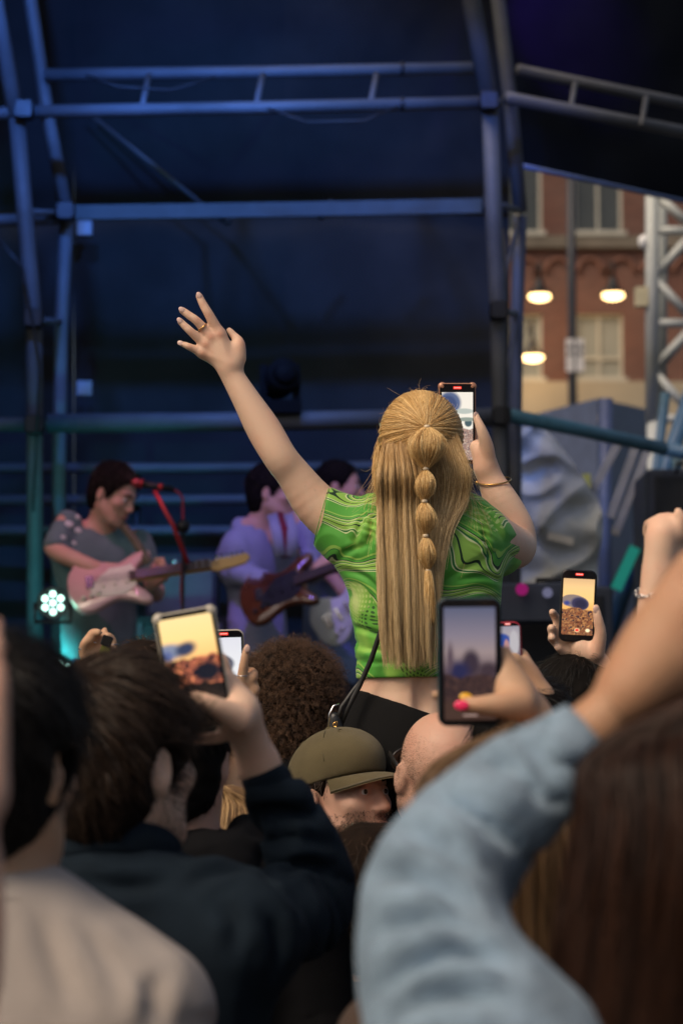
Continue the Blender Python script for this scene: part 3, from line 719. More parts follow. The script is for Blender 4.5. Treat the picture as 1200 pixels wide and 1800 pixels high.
# unlit small fixtures against the back cloth
for lb, x, y, d in (('small white square fixture high on the back cloth beside the left column', 149, 402, 12.7), ('small pale square fixture low beside the left column', 149, 683, 12.7)):
    r = thing('wall_fixture', lb, 'fixture', P(x, y, d), 'fixtures on the back cloth')
    mesh_obj('box', *box(P(x, y, d), (R_(25, d), .06, R_(25, d))), plain('pale_box', (.25, .32, .40), .5), r, smooth=False)
    mesh_obj('bracket', *box(P(x, y, d) + V3(0, .09, 0), (.03, .12, .03)), BLACKM, r, smooth=False)
mv = thing('moving_light', 'black moving head light standing on the lower beam left of the woman', 'stage light', P(492, 724, 11.2))
mesh_obj('base', *box(P(492, 718, 11.2), (.2, .18, .06)), MATTEB, mv, smooth=False)
for s in (-1, 1): mesh_obj('arm', *box(P(492 + s * 29, 685, 11.2), (.035, .1, .22)), MATTEB, mv, smooth=False)
mesh_obj('head', *lathe([(.03, -.11), (.07, -.095), (.082, 0), (.078, .10), (.06, .11)], P(492, 668, 11.2), (.25, -1, .15), 20), MATTEB, mv)
mesh_obj('lens', *lathe([(.06, .111), (.04, .13), (.001, .14)], P(492, 668, 11.2), (.25, -1, .15), 18), MATTEB, mv)
# seven-eyed LED cans
LEDW = glow('led_white_green', (.55, 1.0, .86), 3.2)
for lb, x, y, d in (('round LED can with seven lit pale green lenses, beside the guitarist', 93, 1060, 9.7), ('round LED can with lit green lenses low behind the dark haired head', 103, 1182, 9.7)):
    c = P(x, y, d); r = thing('led_can', lb, 'stage light', c, 'seven eyed LED cans'); ax = unit(CAMP - c + V3(.3, 0, .1)); a, b_ = frame_of(ax); k = R_(1, d)
    mesh_obj('housing', *lathe([(10 * k, -30 * k), (26 * k, -28 * k), (29 * k, -2 * k), (29 * k, 2 * k), (26.5 * k, 2 * k), (26 * k, -1 * k), (.001, -1 * k)], c, ax, 28), BLACKM, r)
    mesh_obj('yoke', *tube([c + a * 31 * k, c + a * 31 * k - UPV * 34 * k, c - a * 31 * k - UPV * 34 * k, c - a * 31 * k], .008, 8), BLACKM, r)
    for i in range(7):
        q = c if i == 6 else c + (a * math.cos(i * math.pi / 3 + .5) + b_ * math.sin(i * math.pi / 3 + .5)) * 15.5 * k
        mesh_obj('lens', *lathe([(5.4 * k, 0), (5.0 * k, 1.6 * k), (3.4 * k, 3 * k), (.001, 3.6 * k)], q, ax, 14), LEDW, r)
    l = bpy.data.lights.new('led_light', 'SPOT'); l.energy = 9; l.color = (.25, 1, .75); l.spot_size = 2.4; l.shadow_soft_size = .07
    o = bpy.data.objects.new('led_light', l); COL.objects.link(o); o.parent = r; o.location = [float(v) for v in ax * .05]; o.rotation_euler = Vector(-ax).to_track_quat('Z', 'Y').to_euler()

# ------------------------------------------------------------------ brick building beyond the stage
DBD = 45.0
def brick_mat():
    b = NB('red_brick'); o = b.obj(); t = b.n('ShaderNodeTexBrick'); b.put(t.inputs['Vector'], b.mapping(o, (1, 1, 1), (math.pi / 2, 0, 0)))
    t.inputs['Color1'].default_value = (.15, .066, .048, 1); t.inputs['Color2'].default_value = (.105, .048, .037, 1); t.inputs['Mortar'].default_value = (.13, .09, .07, 1)
    t.inputs['Scale'].default_value = 1; t.inputs['Brick Width'].default_value = .225; t.inputs['Row Height'].default_value = .075; t.inputs['Mortar Size'].default_value = .008
    c = b.mix(b.ramp(b.noise(o, 1.2, 4), [(.35, 0.0), (.7, .6)]), t.outputs[0], (.09, .03, .02))
    return b.bsdf(c, .85, normal=b.bump(t.outputs[1], -.004))
BRICK = brick_mat(); STONE = plain('grey_stone', (.13, .11, .085), .8, var=.2, vs=2); CREAM = plain('cream_render', (.30, .26, .19), .8, var=.1, vs=1)
WINP = plain('white_window_paint', (.36, .35, .30), .5, var=.08); PANE = plain('window_glass', (.045, .05, .05), .06, var=.3, vs=1)
BLIND = plain('pale_blind', (.20, .21, .19), .8, var=.1, vs=2)
bd = thing('brick_building', 'red brick building with white sash windows and a cream ground floor beyond the stage', 'building', P(1060, 1300, DBD))
YF = P(1000, 900, DBD)[1]
def BX(px): return (px - 600) / FPX * DBD
def BZ(py): return P(0, py, DBD)[2]
X0, X1 = BX(560), BX(1560)
wins = []
for cx in (613, 763, 913, 1056, 1290, 1433):
    wins.append((BX(cx - 43), BX(cx + 43), BZ(398), BZ(210))); wins.append((BX(cx - 42), BX(cx + 42), BZ(662), BZ(545))); wins.append((BX(cx - 43), BX(cx + 43), BZ(60), BZ(-110)))
def wall_with_holes(x0, x1, z0, z1, holes, y, dep):
    xs = sorted({x0, x1, *[h[0] for h in holes], *[h[1] for h in holes]}); zs = sorted({z0, z1, *[h[2] for h in holes], *[h[3] for h in holes]}); parts = []
    for a, b_ in zip(xs[:-1], xs[1:]):
        for c, d in zip(zs[:-1], zs[1:]):
            mx, mz = (a + b_) / 2, (c + d) / 2
            if not any(h[0] < mx < h[1] and h[2] < mz < h[3] for h in holes): parts.append(([V3(a, y, c), V3(b_, y, c), V3(b_, y, d), V3(a, y, d)], [(0, 1, 2, 3)]))
    for h in holes:
        a, b_, c, d = h; q = [V3(a, y, c), V3(b_, y, c), V3(b_, y, d), V3(a, y, d)]; q2 = [p + V3(0, dep, 0) for p in q]
        parts.append((q + q2, [(0, 1, 5, 4), (1, 2, 6, 5), (2, 3, 7, 6), (3, 0, 4, 7)]))
    return merge(parts)
mesh_obj('wall', *wall_with_holes(X0, X1, BZ(668), BZ(-400), wins, YF, .22), BRICK, bd, smooth=False)
mesh_obj('side_wall', *merge([box(((X0 + X1) / 2, YF + 6, (BZ(-400)) / 2), (X1 - X0 - .1, 11, BZ(-400) - .1))]), BRICK, bd, smooth=False)
mesh_obj('ground_floor', *box(((X0 + X1) / 2, YF - .02, BZ(668) / 2 - .01), (X1 - X0, .3, BZ(668))), CREAM, bd, smooth=False)
mesh_obj('string_course', *box(((X0 + X1) / 2, YF - .06, BZ(417)), (X1 - X0, .16, R_(22, DBD))), STONE, bd, smooth=False)
mesh_obj('parapet', *box(((X0 + X1) / 2, YF - .1, BZ(-400) + .15), (X1 - X0 + .3, .5, .3)), STONE, bd, smooth=False)
for cx in range(585, 1560, 57):                                                       # brick relief arches under the string course
    x, z = BX(cx), BZ(470); pts = [V3(x + math.cos(t) * R_(22, DBD), YF - .03, z + math.sin(t) * R_(24, DBD)) for t in np.linspace(0, math.pi, 9)]
    mesh_obj('relief_arch', *tube(pts, .045, 6), plain('orange_brick', (.165, .075, .052), .85) if cx == 585 else bpy.data.materials['orange_brick'], bd)
for i, (a, b_, c, d) in enumerate(wins):
    y = YF + .10; f = .055
    pr = [box(((a + b_) / 2, y, c + f / 2), (b_ - a, .06, f)), box(((a + b_) / 2, y, d - f / 2), (b_ - a, .06, f)), box((a + f / 2, y, (c + d) / 2), (f, .06, d - c - 2 * f)), box((b_ - f / 2, y, (c + d) / 2), (f, .06, d - c - 2 * f)), box(((a + b_) / 2, y, (c + d) / 2), (f * .9, .05, d - c - 2 * f))]
    if i % 3 == 1: pr.append(box(((a + b_) / 2, y - .004, c + (d - c) * .32), (b_ - a - 2 * f, .05, f)))
    fo = mesh_obj('window', *merge(pr), WINP, bd, smooth=False)
    for s in (0, 1):
        xa = a + f if s == 0 else (a + b_) / 2; xb = (a + b_) / 2 if s == 0 else b_ - f
        mesh_obj('pane', [V3(xa, y + .02, c + f), V3(xb, y + .02, c + f), V3(xb, y + .02, d - f), V3(xa, y + .02, d - f)], [(0, 1, 2, 3)], PANE if i % 3 != 1 else BLIND, fo, smooth=False)
    mesh_obj('sill', *box(((a + b_) / 2, YF - .05, c - R_(4, DBD)), (b_ - a + .12, .22, R_(9, DBD))), WINP, bd, smooth=False)
# hanging lamps on the facade
LGLOW = glow('lamp_glow', (1.0, .62, .26), 6.0)
LH = [('lit round shade lamp on the facade left of the dark pole, upper one', 948, 521), ('brightest lit shade lamp on the facade between pole and lattice tower', 1077, 519), ('lit shade lamp low beside the column, below the other two', 936, 628)]
for lb, x, y in LH:
    d = 44.2; c = P(x, y, d); r = thing('facade_lamp', lb, 'lamp', c, 'lit lamps on the brick facade'); k = R_(1, d)
    mesh_obj('shade', *lathe([(3 * k, 34 * k), (7 * k, 30 * k), (9 * k, 18 * k), (14 * k, 11 * k), (24 * k, 4 * k), (25 * k, 1 * k), (23 * k, 1.5 * k), (12 * k, 9 * k)], c, (0, 0, 1), 24), BLACKM, r)
    mesh_obj('bulb', *ball(c + V3(0, 0, 0), (19 * k, 19 * k, 8 * k)), LGLOW, r)
    mesh_obj('arm', *tube([c + V3(0, 0, 33 * k), c + V3(0, 0, 58 * k), c + V3(0, .3, 66 * k), c + V3(0, YF - c[1], 60 * k)], 2.6 * k, 8), BLACKM, r)
    l = bpy.data.lights.new('lamp_light', 'POINT'); l.energy = 14; l.color = (1, .6, .25); l.shadow_soft_size = .25
    o = bpy.data.objects.new('lamp_light', l); COL.objects.link(o); o.parent = r; o.location = (0, 0, -.35)
# dark pole with sign plates
d = 34.0; pl = thing('street_pole', 'tall dark street pole with two small white plates in front of the brick building', 'pole', (P(1008, 900, d)[0], P(1008, 900, d)[1], 0))
x, y = P(1008, 900, d)[:2]
mesh_obj('pole', *tube([V3(x, y, 0), V3(x, y, P(0, 500, d)[2]), V3(x, y, P(0, 200, d)[2])], [.075, .062, .055], 14), plain('dark_pole', (.02, .022, .03), .5), pl)
mesh_obj('foot', *lathe([(.12, 0), (.12, .7), (.09, .8), (.07, .85)], V3(x, y, 0), n=16), BLACKM, pl)
for s in (-1, 1): 
    q = mesh_obj('sign_plate', *box(P(1009 + s * 9, 626, d) + V3(0, -.10, 0), (R_(14, d), .02, R_(58, d))), plain('white_plate', (.52, .50, .50), .5), pl, smooth=False)
    for yy in (-16, -2, 12): mesh_obj('sign_mark', *box(P(1009 + s * 9, 626 + yy, d) + V3(0, -.113, 0), (R_(8, d), .004, R_(5, d))), BLACKM, q, smooth=False)
# pale lattice tower
d = 16.0; tw = thing('lattice_tower', 'pale aluminium lattice tower at the right edge', 'truss tower', (P(1175, 900, d)[0], P(1175, 900, d)[1], 0))
def tp(x, y, dd=0): return P(x, y, d + dd)
for x, dd in ((1146, 0), (1222, 0), (1160, .35), (1234, .35)):
    top, bot = tp(x, 250, dd), tp(x, 742, dd); mesh_obj('chord', *tube([bot, top], R_(12.5, d), 12), STEELW, tw)
for i, y in enumerate((405, 568, 736)): mesh_obj('rung', *tube([tp(1150, y), tp(1218, y)], R_(8, d), 10), STEELW, tw)
for y0, y1, x0, x1 in ((345, 400, 1156, 1218), (485, 410, 1150, 1218), (490, 562, 1150, 1218), (645, 575, 1150, 1218), (655, 730, 1150, 1218)): mesh_obj('diagonal', *tube([tp(x0, y0), tp(x1, y1)], R_(8, d), 10), STEELW, tw)
for y0, y1 in ((400, 470), (560, 640)): mesh_obj('diagonal', *tube([tp(1162, y1, .35), tp(1228, y0, .35)], R_(9, d), 10), STEELW, tw)
mesh_obj('base_leg', *tube([tp(1150, 742), tp(1150, 742) * V3(1, 1, 0) + V3(0, 0, 0)], R_(14, d), 10), STEELW, tw); mesh_obj('base_leg', *tube([tp(1222, 742), tp(1222, 742) * V3(1, 1, 0)], R_(14, d), 10), STEELW, tw)
mesh_obj('floodlight', *ball(tp(1131, 425), (R_(10, d), R_(10, d), R_(13, d))), plain('white_lamp_case', (.7, .7, .68), .4), tw)
mesh_obj('junction_box', *box(tp(1127, 522), (R_(22, d), .08, R_(34, d))), plain('cream_box', (.45, .40, .25), .6), tw, smooth=False)
# lorry, boards and scaffold behind the wing
lo = thing('lorry_body', 'slate blue lorry box behind the pipe under the lattice tower', 'lorry', P(1090, 1000, 19)); LOR = plain('slate_blue_paint', (.07, .09, .16), .5, var=.15)
a, b_, c_, e = P(1050, 700, 19), P(1150, 722, 21), P(1150, 1290, 21), P(1050, 1290, 19); q = V3(-.55, 1.2, 0)
mesh_obj('box_body', [a, b_, c_, e, a + q, b_ + q, c_ + q, e + q], [(0, 1, 2, 3), (7, 6, 5, 4), (4, 5, 1, 0), (5, 6, 2, 1), (6, 7, 3, 2), (7, 4, 0, 3)], LOR, lo, smooth=False)
mesh_obj('emblem', *lathe([(.05, 0), (.05, .01)], P(1062, 735, 18.97), (0, -1, 0), 12), plain('tan_badge', (.3, .24, .16), .5), lo)
for s in (.15, .85):
    pt = e * (1 - s) + c_ * s; mesh_obj('wheel', *lathe([(.01, -.15), (.48, -.15), (.5, -.1), (.5, .1), (.48, .15), (.01, .15)], V3(pt[0], pt[1] + .2, .5), (1, 0, 0), 20), BLACKP, lo)
sfp = plain('blue_scaffold_paint', (.06, .14, .20), .45, var=.2); BOARD = plain('scaffold_board', (.33, .31, .26), .8, var=.2, vs=5)
sf = thing('scaffold', 'leaning blue scaffold tubes and boards beside the grey tarp', 'scaffold', P(1120, 1290, 12.8))
def sft(name, pts, r, m): return mesh_obj(name, *tube([P(x, y, dd) for x, y, dd in pts], R_(r, 12.8), 10), m, sf)
sft('brace', [(1230, 650, 12.9), (1062, 1140, 12.9)], 15, sfp); sft('brace', [(1170, 690, 13.3), (1100, 1250, 13.3)], 9, sfp); sft('brace', [(1065, 700, 13.2), (1060, 1280, 13.2)], 13, plain('violet_blue_paint', (.07, .085, .12), .5))
sft('tube', [(1190, 780, 12.7), (1190, 1290, 12.7)], 10, sfp); sft('tube', [(1160, 788, 12.6), (1300, 812, 12.6)], 12, sfp)
for (x0, y0, x1, y1) in ((1092, 768, 1040, 865), (1120, 775, 1072, 910), (1142, 780, 1080, 940)):
    a, b_ = P(x0, y0, 12.6), P(x1, y1, 12.6); m = (a + b_) / 2; u = unit(b_ - a); v = unit(np.cross(u, FW)); mesh_obj('board', *box(m, (np.linalg.norm(b_ - a), R_(13, 12.6), .04), np.stack([u, v, np.cross(u, v)], 1)), BOARD, sf, smooth=False)
mesh_obj('yellow_tag', *box(P(1030, 850, 12.55), (R_(14, 12.6), .03, R_(34, 12.6))), plain('yellow_tag', (.38, .34, .05), .6), sf, smooth=False)
g = thing('strip_light', 'tilted teal lit strip light beside the scaffold', 'light', P(1098, 1000, 12.3))
a, b_ = P(1116, 962, 12.3), P(1082, 1036, 12.3); mesh_obj('tube', *tube([a, b_], R_(10, 12.3), 10), glow('teal_glow', (.015, .18, .14), .7), g); mesh_obj('batten', *tube([a + FW * .07, b_ + FW * .07], R_(9, 12.3), 8), BLACKM, g)
# grey tarp hung from the pipe
tp_ = thing('tarp', 'crumpled grey tarp hung over frames right of the woman', 'tarp', P(975, 1050, 12.0))
nu, nv = 70, 80; u, v = np.meshgrid(np.linspace(0, 1, nu), np.linspace(0, 1, nv))
lx = np.interp(v, [0, .35, 1], [905, 888, 880]); rx = np.interp(v, [0, .12, .5, .62, 1], [940, 975, 1050, 1058, 1046]); yy = 748 + v * 280 - 8 * u
px_ = lx + (rx - lx) * u; pts = np.array([P(a, b, 12.0) for a, b in zip(px_.ravel(), yy.ravel())])
dg = (px_ * .5 + yy * .8).ravel() * .022; nn = vnoise(np.stack([dg, u.ravel() * 2 - v.ravel() * 2, v.ravel() * 0], 1), 5); nn2 = vnoise(np.stack([px_.ravel() * .012 - yy.ravel() * .02, yy.ravel() * .016, yy.ravel() * 0], 1), 8)
pts = pts - FW * ((1 - 2 * np.abs(nn)) * .05 + nn2 * .07 + .12 * np.sin(u.ravel() * 3))[:, None]
k = np.arange(nu * nv).reshape(nv, nu); Fq = np.stack([k[:-1, :-1], k[1:, :-1], k[1:, 1:], k[:-1, 1:]], -1).reshape(-1, 4)
mesh_obj('sheet', np.vstack([pts, pts + FW * .012]), np.vstack([Fq, Fq[:, ::-1] + len(pts)]), TARP, tp_)
mesh_obj('tear', *box(P(985, 947, 11.72), (R_(46, 11.8), .01, R_(13, 11.8)), np.array([[.97, 0, .24], [0, 1, 0], [-.24, 0, .97]])), plain('pale_patch', (.55, .50, .42), .6), tp_, smooth=False)
# speaker cabinets under the tarp and monitor at right
SPK = plain('navy_speaker_paint', (.016, .022, .04), .6, var=.2)
def cabinet(label, x0, y0, x1, y1, d, dep, group='speaker cabinets by the wing'):
    c = P((x0 + x1) / 2, (y0 + y1) / 2, d); w_, h_ = R_(x1 - x0, d), R_(y1 - y0, d); r = thing('speaker_cabinet', label, 'speaker', (c[0], c[1], c[2] - h_ / 2), group)
    mesh_obj('cabinet', *prism(rrect(w_, h_, .02, 3), c, (1, 0, 0), (0, 0, 1), -dep, 0, .012), SPK, r, smooth=False)
    o = [(-w_ / 2 + .04, -h_ / 2 + .04), (w_ / 2 - .04, -h_ / 2 + .04), (w_ / 2 - .04, h_ / 2 - .04), (-w_ / 2 + .04, h_ / 2 - .04)]
    mesh_obj('grille', *prism(o, c, (1, 0, 0), (0, 0, 1), .002, .016, .004), CLOTHBLK, r, smooth=False)
    mesh_obj('handle', *tube([c + V3(-.08, -.02, h_ / 2 - .02), c + V3(-.08, -.06, h_ / 2 + .02), c + V3(.08, -.06, h_ / 2 + .02), c + V3(.08, -.02, h_ / 2 - .02)], .01, 8), BLACKM, r); return r, c
cabinet('large dark navy speaker cabinet standing under the grey tarp', 878, 1030, 1080, 1572, 9.5, .7)
cabinet('dark navy speaker cabinet stacked at the right edge by the scaffold', 1140, 822, 1300, 1518, 12.0, .6)
r = thing('stage_monitor', 'small wedge monitor with glowing magenta and white indicator lights under the tarp', 'monitor', P(940, 1045, 9.3))
mesh_obj('wedge', *prism([(-.2, -.1), (.22, -.1), (.16, .05), (-.16, .05)], P(938, 1050, 9.3), (1, 0, 0), (0, 0, 1), -.12, .08, .008), SPK, r, smooth=False)
mesh_obj('magenta_indicator', *ball(P(917, 1036, 9.18), R_(11, 9.2)), glow('magenta_glow', (.22, .01, .10), .8), r)
mesh_obj('white_indicator', *ball(P(962, 1042, 9.18), R_(9, 9.2)), glow('white_glow', (.10, .10, .16), 1.0), r)
# amplifier on a tall cabinet behind the guitarist
DECKZ = 1.03
c = P(318, 1030, 11.3); kz = c[2] - .16
kb = thing('equipment_case', 'tall black equipment case on the deck carrying the small amplifier', 'case', (c[0], c[1], DECKZ))
mesh_obj('case_body', *box((c[0], c[1] - .1, (DECKZ + kz) / 2 - .02), (.6, .5, kz - DECKZ - .04)), BLACKP, kb, smooth=False); mesh_obj('lid', *box((c[0], c[1] - .1, kz - .02), (.61, .51, .035)), BLACKM, kb, smooth=False)
for s in (-1, 1): mesh_obj('latch', *box((c[0] + s * .18, c[1] - .357, kz - .06), (.06, .014, .06)), STEEL, kb, smooth=False)
am = thing('amplifier', 'small grey amplifier on top of the tall black case behind the microphone stand', 'amplifier', (c[0], c[1], kz))
mesh_obj('cabinet', *prism(rrect(.34, .31, .02, 3), c, (1, 0, 0), (0, 0, 1), -.25, 0, .01), SPK, am, smooth=False)
mesh_obj('grille', *prism(rrect(.29, .2, .01, 3), c - V3(0, 0, .03), (1, 0, 0), (0, 0, 1), .002, .012), plain('silver_grille', (.10, .12, .13), .8), am, smooth=False)
for i in range(4): mesh_obj('knob', *lathe([(.014, 0), (.014, .015), (.001, .018)], c + V3(-.09 + .06 * i, -.002, .11), (0, -1, 0), 10), SILVER, am)
# ------------------------------------------------------------------ people
def rotm(yaw, pitch=0.0, roll=0.0):
    """Columns right, forward, up. yaw 0 looks away from the camera (+Y), +90 looks to the right (+X)."""
    y, p, r = map(math.radians, (yaw, pitch, roll))
    f = V3(math.sin(y) * math.cos(p), math.cos(y) * math.cos(p), math.sin(p)); rt = V3(math.cos(y), -math.sin(y), 0); u = np.cross(rt, f)
    rt2 = rt * math.cos(r) - u * math.sin(r); u2 = u * math.cos(r) + rt * math.sin(r)
    return np.stack([rt2, f, u2], 1)
def head_prims(S, C, R, s=1.0, female=False, k=.012):
    L = lambda x, y, z: C + R @ (V3(x, y, z) * s)
    E = lambda c, r, kk=k, op='+': S.ell(L(*c), V3(*r) * s, R, kk * s, op)
    K = lambda a, b, ra, rb, kk=k: S.cone(L(*a), L(*b), ra * s, rb * s, kk * s)
    E((0, -.012, .035), (.075, .096, .088)); E((0, .03, -.03), (.060, .068, .085), .03)
    for m in (-1, 1):
        K((m * .053, .0, -.055), (m * .030, .060, -.098), .018, .017, .03)
        E((m * .040, .066, -.022), (.022, .018, .018), .02)                       # cheek
        K((m * .012, .090, .021), (m * .044, .074, .022), .0085, .008, .012)       # brow
        E((m * .031, .094, .003), (.017, .015, .011), .010, '-')                   # eye socket
        E((m * .031, .0795, .002), (.0150, .0145, .0140), .004); E((m * .0315, .098, .0005), (.0125, .018, .0054), .002, '-')   # lids and the opening between them
    K((0, .088, .012), (0, .108, -.032), .0075, .0125, .012); 
    for m in (-1, 1): E((m * .011, .098, -.036), (.009, .011, .008), .008)
    E((0, .076, -.105), (.024, .018, .018), .02)
    E((0, .091, -.062), (.023, .008, .005), .006); E((0, .088, -.074), (.019, .010, .007), .006)
    for m in (-1, 1):                                                              # ears
        c = V3(m * .077, -.012, -.008); t = rotm(m * 22, 0, 0)
        S.ell(L(*c), V3(.008, .019, .031) * s, R @ t, .006 * s); S.ell(L(m * .087, -.008, -.004), V3(.006, .010, .017) * s, R @ t, .004 * s, '-')
        E((m * .075, -.004, -.034), (.006, .009, .010), .006)
    return L
def neck_prims(S, C, R, nb, s=1.0, r=.056):
    S.cone(C + R @ (V3(0, -.018, -.05) * s), nb, r * s, r * 1.06 * s, .03)
def eyes(root, L, R, s=1.0, brows=None, gaze=0.0, down=-.08):
    for m in (-1, 1):
        c = L(m * .031, .0805, .002); e = mesh_obj('eye', *ball(c, .0122 * s, R), EYEW, root)
        f = R @ unit(V3(gaze, 1, down)); mesh_obj('iris', *ball(c + f * .0078 * s, .0060 * s), IRIS, e)
        if brows: mesh_obj('eyebrow', *tube([L(m * .013, .1005, .022), L(m * .030, .0985, .029), L(m * .047, .083, .024)], [.003 * s, .0042 * s, .002 * s], 8), brows, root)
    mesh_obj('lips', *merge([tube([L(-.022, .090, -.0665), L(-.008, .1000, -.0635), L(.008, .1000, -.0635), L(.022, .090, -.0665)], [.001 * s, .0042 * s, .0042 * s, .001 * s], 8), tube([L(-.020, .090, -.0685), L(0, .0995, -.0735), L(.020, .090, -.0685)], [.001 * s, .0052 * s, .001 * s], 8)]), LIP, root)

def std_arm(nb, Rb, m, s=1.0, sw=.19, drop=.055):
    r, f = Rb[:, 0] * m, Rb[:, 1]; S_ = nb + r * sw * s - V3(0, 0, drop * s)
    e = S_ + r * .05 * s - V3(0, 0, .29 * s) - f * .02; w_ = e + r * .0 + f * .10 * s - V3(0, 0, .23 * s)
    return [(S_, .052 * s), (S_ * .5 + e * .5, .046 * s), (e, .038 * s), (w_, .026 * s)]
def std_hand(S, w_, d, n, side, s=1.0):
    """Relaxed hand hanging from wrist w_ along d; n is the back of the hand, side points to the thumb."""
    d, n, side = unit(d), unit(n), unit(side)
    for i, (o, l) in enumerate(((.030, .072), (.010, .080), (-.010, .074), (-.028, .058))):
        k_ = w_ + d * .088 * s + side * o * s; S.cone(w_ + side * o * .5 * s, k_, .017 * s, .011 * s, .012)
        a = k_ + d * l * .5 * s - n * .008 * s; b_ = a + d * l * .42 * s - n * .026 * s
        S.cone(k_, a, .0095 * s, .0085 * s, .004); S.cone(a, b_, .0085 * s, .007 * s, .004)
    a = w_ + d * .04 * s + side * .035 * s - n * .012 * s; b_ = a + d * .045 * s + side * .012 * s - n * .012 * s
    S.cone(w_ + side * .014 * s, a, .016 * s, .013 * s, .012); S.cone(a, b_, .0115 * s, .009 * s, .005)
def torso_prims(S, nb, Rb, hz, s=1.0, grow=0.0, sw=.19, ch=1.0, drop=.055):
    """Trunk from the neck base to the hips at height hz."""
    r, f, u = Rb[:, 0], Rb[:, 1], V3(0, 0, 1); fl = (f, .66); g = grow
    for m in (-1, 1):
        S.cone(nb - u * .005 - f * .01, nb + r * m * sw * .9 * s - u * (drop - .005) * s, .052 * s + g, .058 * s + g, .05)
    S.cone(nb - u * .13 * s - r * .07 * s, nb - u * .13 * s + r * .07 * s, .115 * s * ch + g, .115 * s * ch + g, .06, (f, .85))
    S.cone(nb - u * .20 * s, V3(nb[0], nb[1], hz + .16) - f * .0, .160 * s * ch + g, .145 * s * ch + g, .06, fl)
    S.cone(V3(nb[0], nb[1], hz + .16), V3(nb[0], nb[1], hz - .02), .145 * s * ch + g, .165 * s + g, .05, fl)
def legs(root, nb, Rb, hz, mat, shoe=BLACKP, floor=0.0, s=1.0):
    r, f = Rb[:, 0], Rb[:, 1]; b0 = V3(nb[0], nb[1], 0); S = Shape(); S.cone(b0 + V3(0, 0, hz), b0 + V3(0, 0, hz - .04), .165 * s, .165 * s, .04, (f, .68))
    for m in (-1, 1):
        h_ = b0 + r * m * .085 * s + V3(0, 0, hz - .04); kn = b0 + r * m * .10 * s + f * .02 + V3(0, 0, floor + (hz - floor) * .52); an = b0 + r * m * .11 * s - f * .02 + V3(0, 0, floor + .085)
        S.chain([(h_, .095 * s), (kn, .068 * s), (an, .055 * s)], .03)
    V, F = S.mesh(.016); mesh_obj('trousers', V, F, mat, root)
    for m in (-1, 1):
        a = b0 + r * m * .11 * s - f * .05 + V3(0, 0, floor + .042); S = Shape().cone(a, a + f * .19, .042, .036, .02).cut(V3(0, 0, floor + .003), (0, 0, -1)); V, F = S.mesh(.010); mesh_obj('shoe', V, F, shoe, root)
JEANS = cloth_mat('dark_jeans', (.025, .032, .055)); BLACKC = cloth_mat('black_cloth', (.010, .010, .011), .2)

def person(label, C, yaw, pitch=0, roll=0, s=1.0, byaw=None, skin=SK_FAIR, shirt=None, sleeve=(None, None), arms=(None, None), hands=(None, None), tr=JEANS, nk=.175, lean=(0, 0), floor=0.0, sw=.19, loose=.012, face=False, brows=HAIRCORE_D, hb=.0045, hs=.009, sleeve_r=None, calm=None, folds=None, gaze=0.0, nbp=None, fold=.004, ch=1.0, legs_=True, drop=.055, down=-.08):
    """C: head centre (world). arms: lists of (point, radius) from shoulder to wrist; hands: functions adding to the body shape.
    sleeve: fraction of each arm covered (None: long)."""
    R = rotm(yaw, pitch, roll); Rb = rotm(yaw if byaw is None else byaw)
    nb = nbp if nbp is not None else C + V3(0, 0, -nk * s) - Rb[:, 1] * .03 + V3(lean[0], lean[1], 0)
    hz = floor + (nb[2] - floor) * .62
    root = thing('person', label, 'person', (nb[0], nb[1], floor), 'people in the crowd')
    S = Shape(); L = head_prims(S, C, R, s); neck_prims(S, C, R, nb, s)
    S.cone(nb, nb - V3(0, 0, .16 * s), .06 * s, .075 * s, .04)
    AR = []
    for i, m in enumerate((-1, 1)):
        a = arms[i] or std_arm(nb, Rb, m, s, sw, drop); AR.append(a)
        S.cone(nb - V3(0, 0, .09), a[0][0], .05 * s, .05 * s, .04); S.chain(a, .02)
        if hands[i]: hands[i](S)
        elif arms[i] is None: std_hand(S, a[-1][0], a[-1][0] - a[-2][0], Rb[:, 0] * m, Rb[:, 1], s)
    V, F = S.mesh(hb); body = mesh_obj('body', V, F, skin, root)
    if face: eyes(root, L, R, s, brows, gaze, down)
    if shirt is not None:
        T = Shape(); torso_prims(T, nb, Rb, hz, s, loose, sw, ch, drop)
        for i in (0, 1):
            a = AR[i]; sl = sleeve[i]; pts = [(p, r + loose) for p, r in a]
            if sleeve_r and sleeve_r[i]: pts = sleeve_r[i]
            if sl is not None:
                Ls = [np.linalg.norm(b_[0] - c_[0]) for b_, c_ in zip(pts[:-1], pts[1:])]; tot = sum(Ls) * sl; out = [pts[0]]
                for (p, r), (q, r2), l in zip(pts[:-1], pts[1:], Ls):
                    if tot >= l: out.append((q, r2)); tot -= l
                    else:
                        if tot > .005: t = tot / l; out.append((p * (1 - t) + q * t, r * (1 - t) + r2 * t))
                        break
                pts = out
            e, e0 = pts[-1][0], pts[-2][0]; dd = unit(e - e0); T.chain(pts, .03, None, [(e, dd)])
        V, F = T.mesh(hs)
        for i in (0, 1): V = limb_folds(V, F, (sleeve_r and sleeve_r[i]) or AR[i], fold * 1.5, 26 if calm is None else 17, .85, 3 + i, None, calm)
        V = cloth_noise(V, F, fold, (10, 10, 4), 5)
        if folds: V = crease(V, F, *folds)
        mesh_obj('shirt', V, F, shirt, root)
    if legs_: legs(root, nb, Rb, hz, tr, floor=floor, s=s)
    return root, dict(R=R, Rb=Rb, L=L, nb=nb, C=C, hz=hz, s=s, arms=AR, body=body)

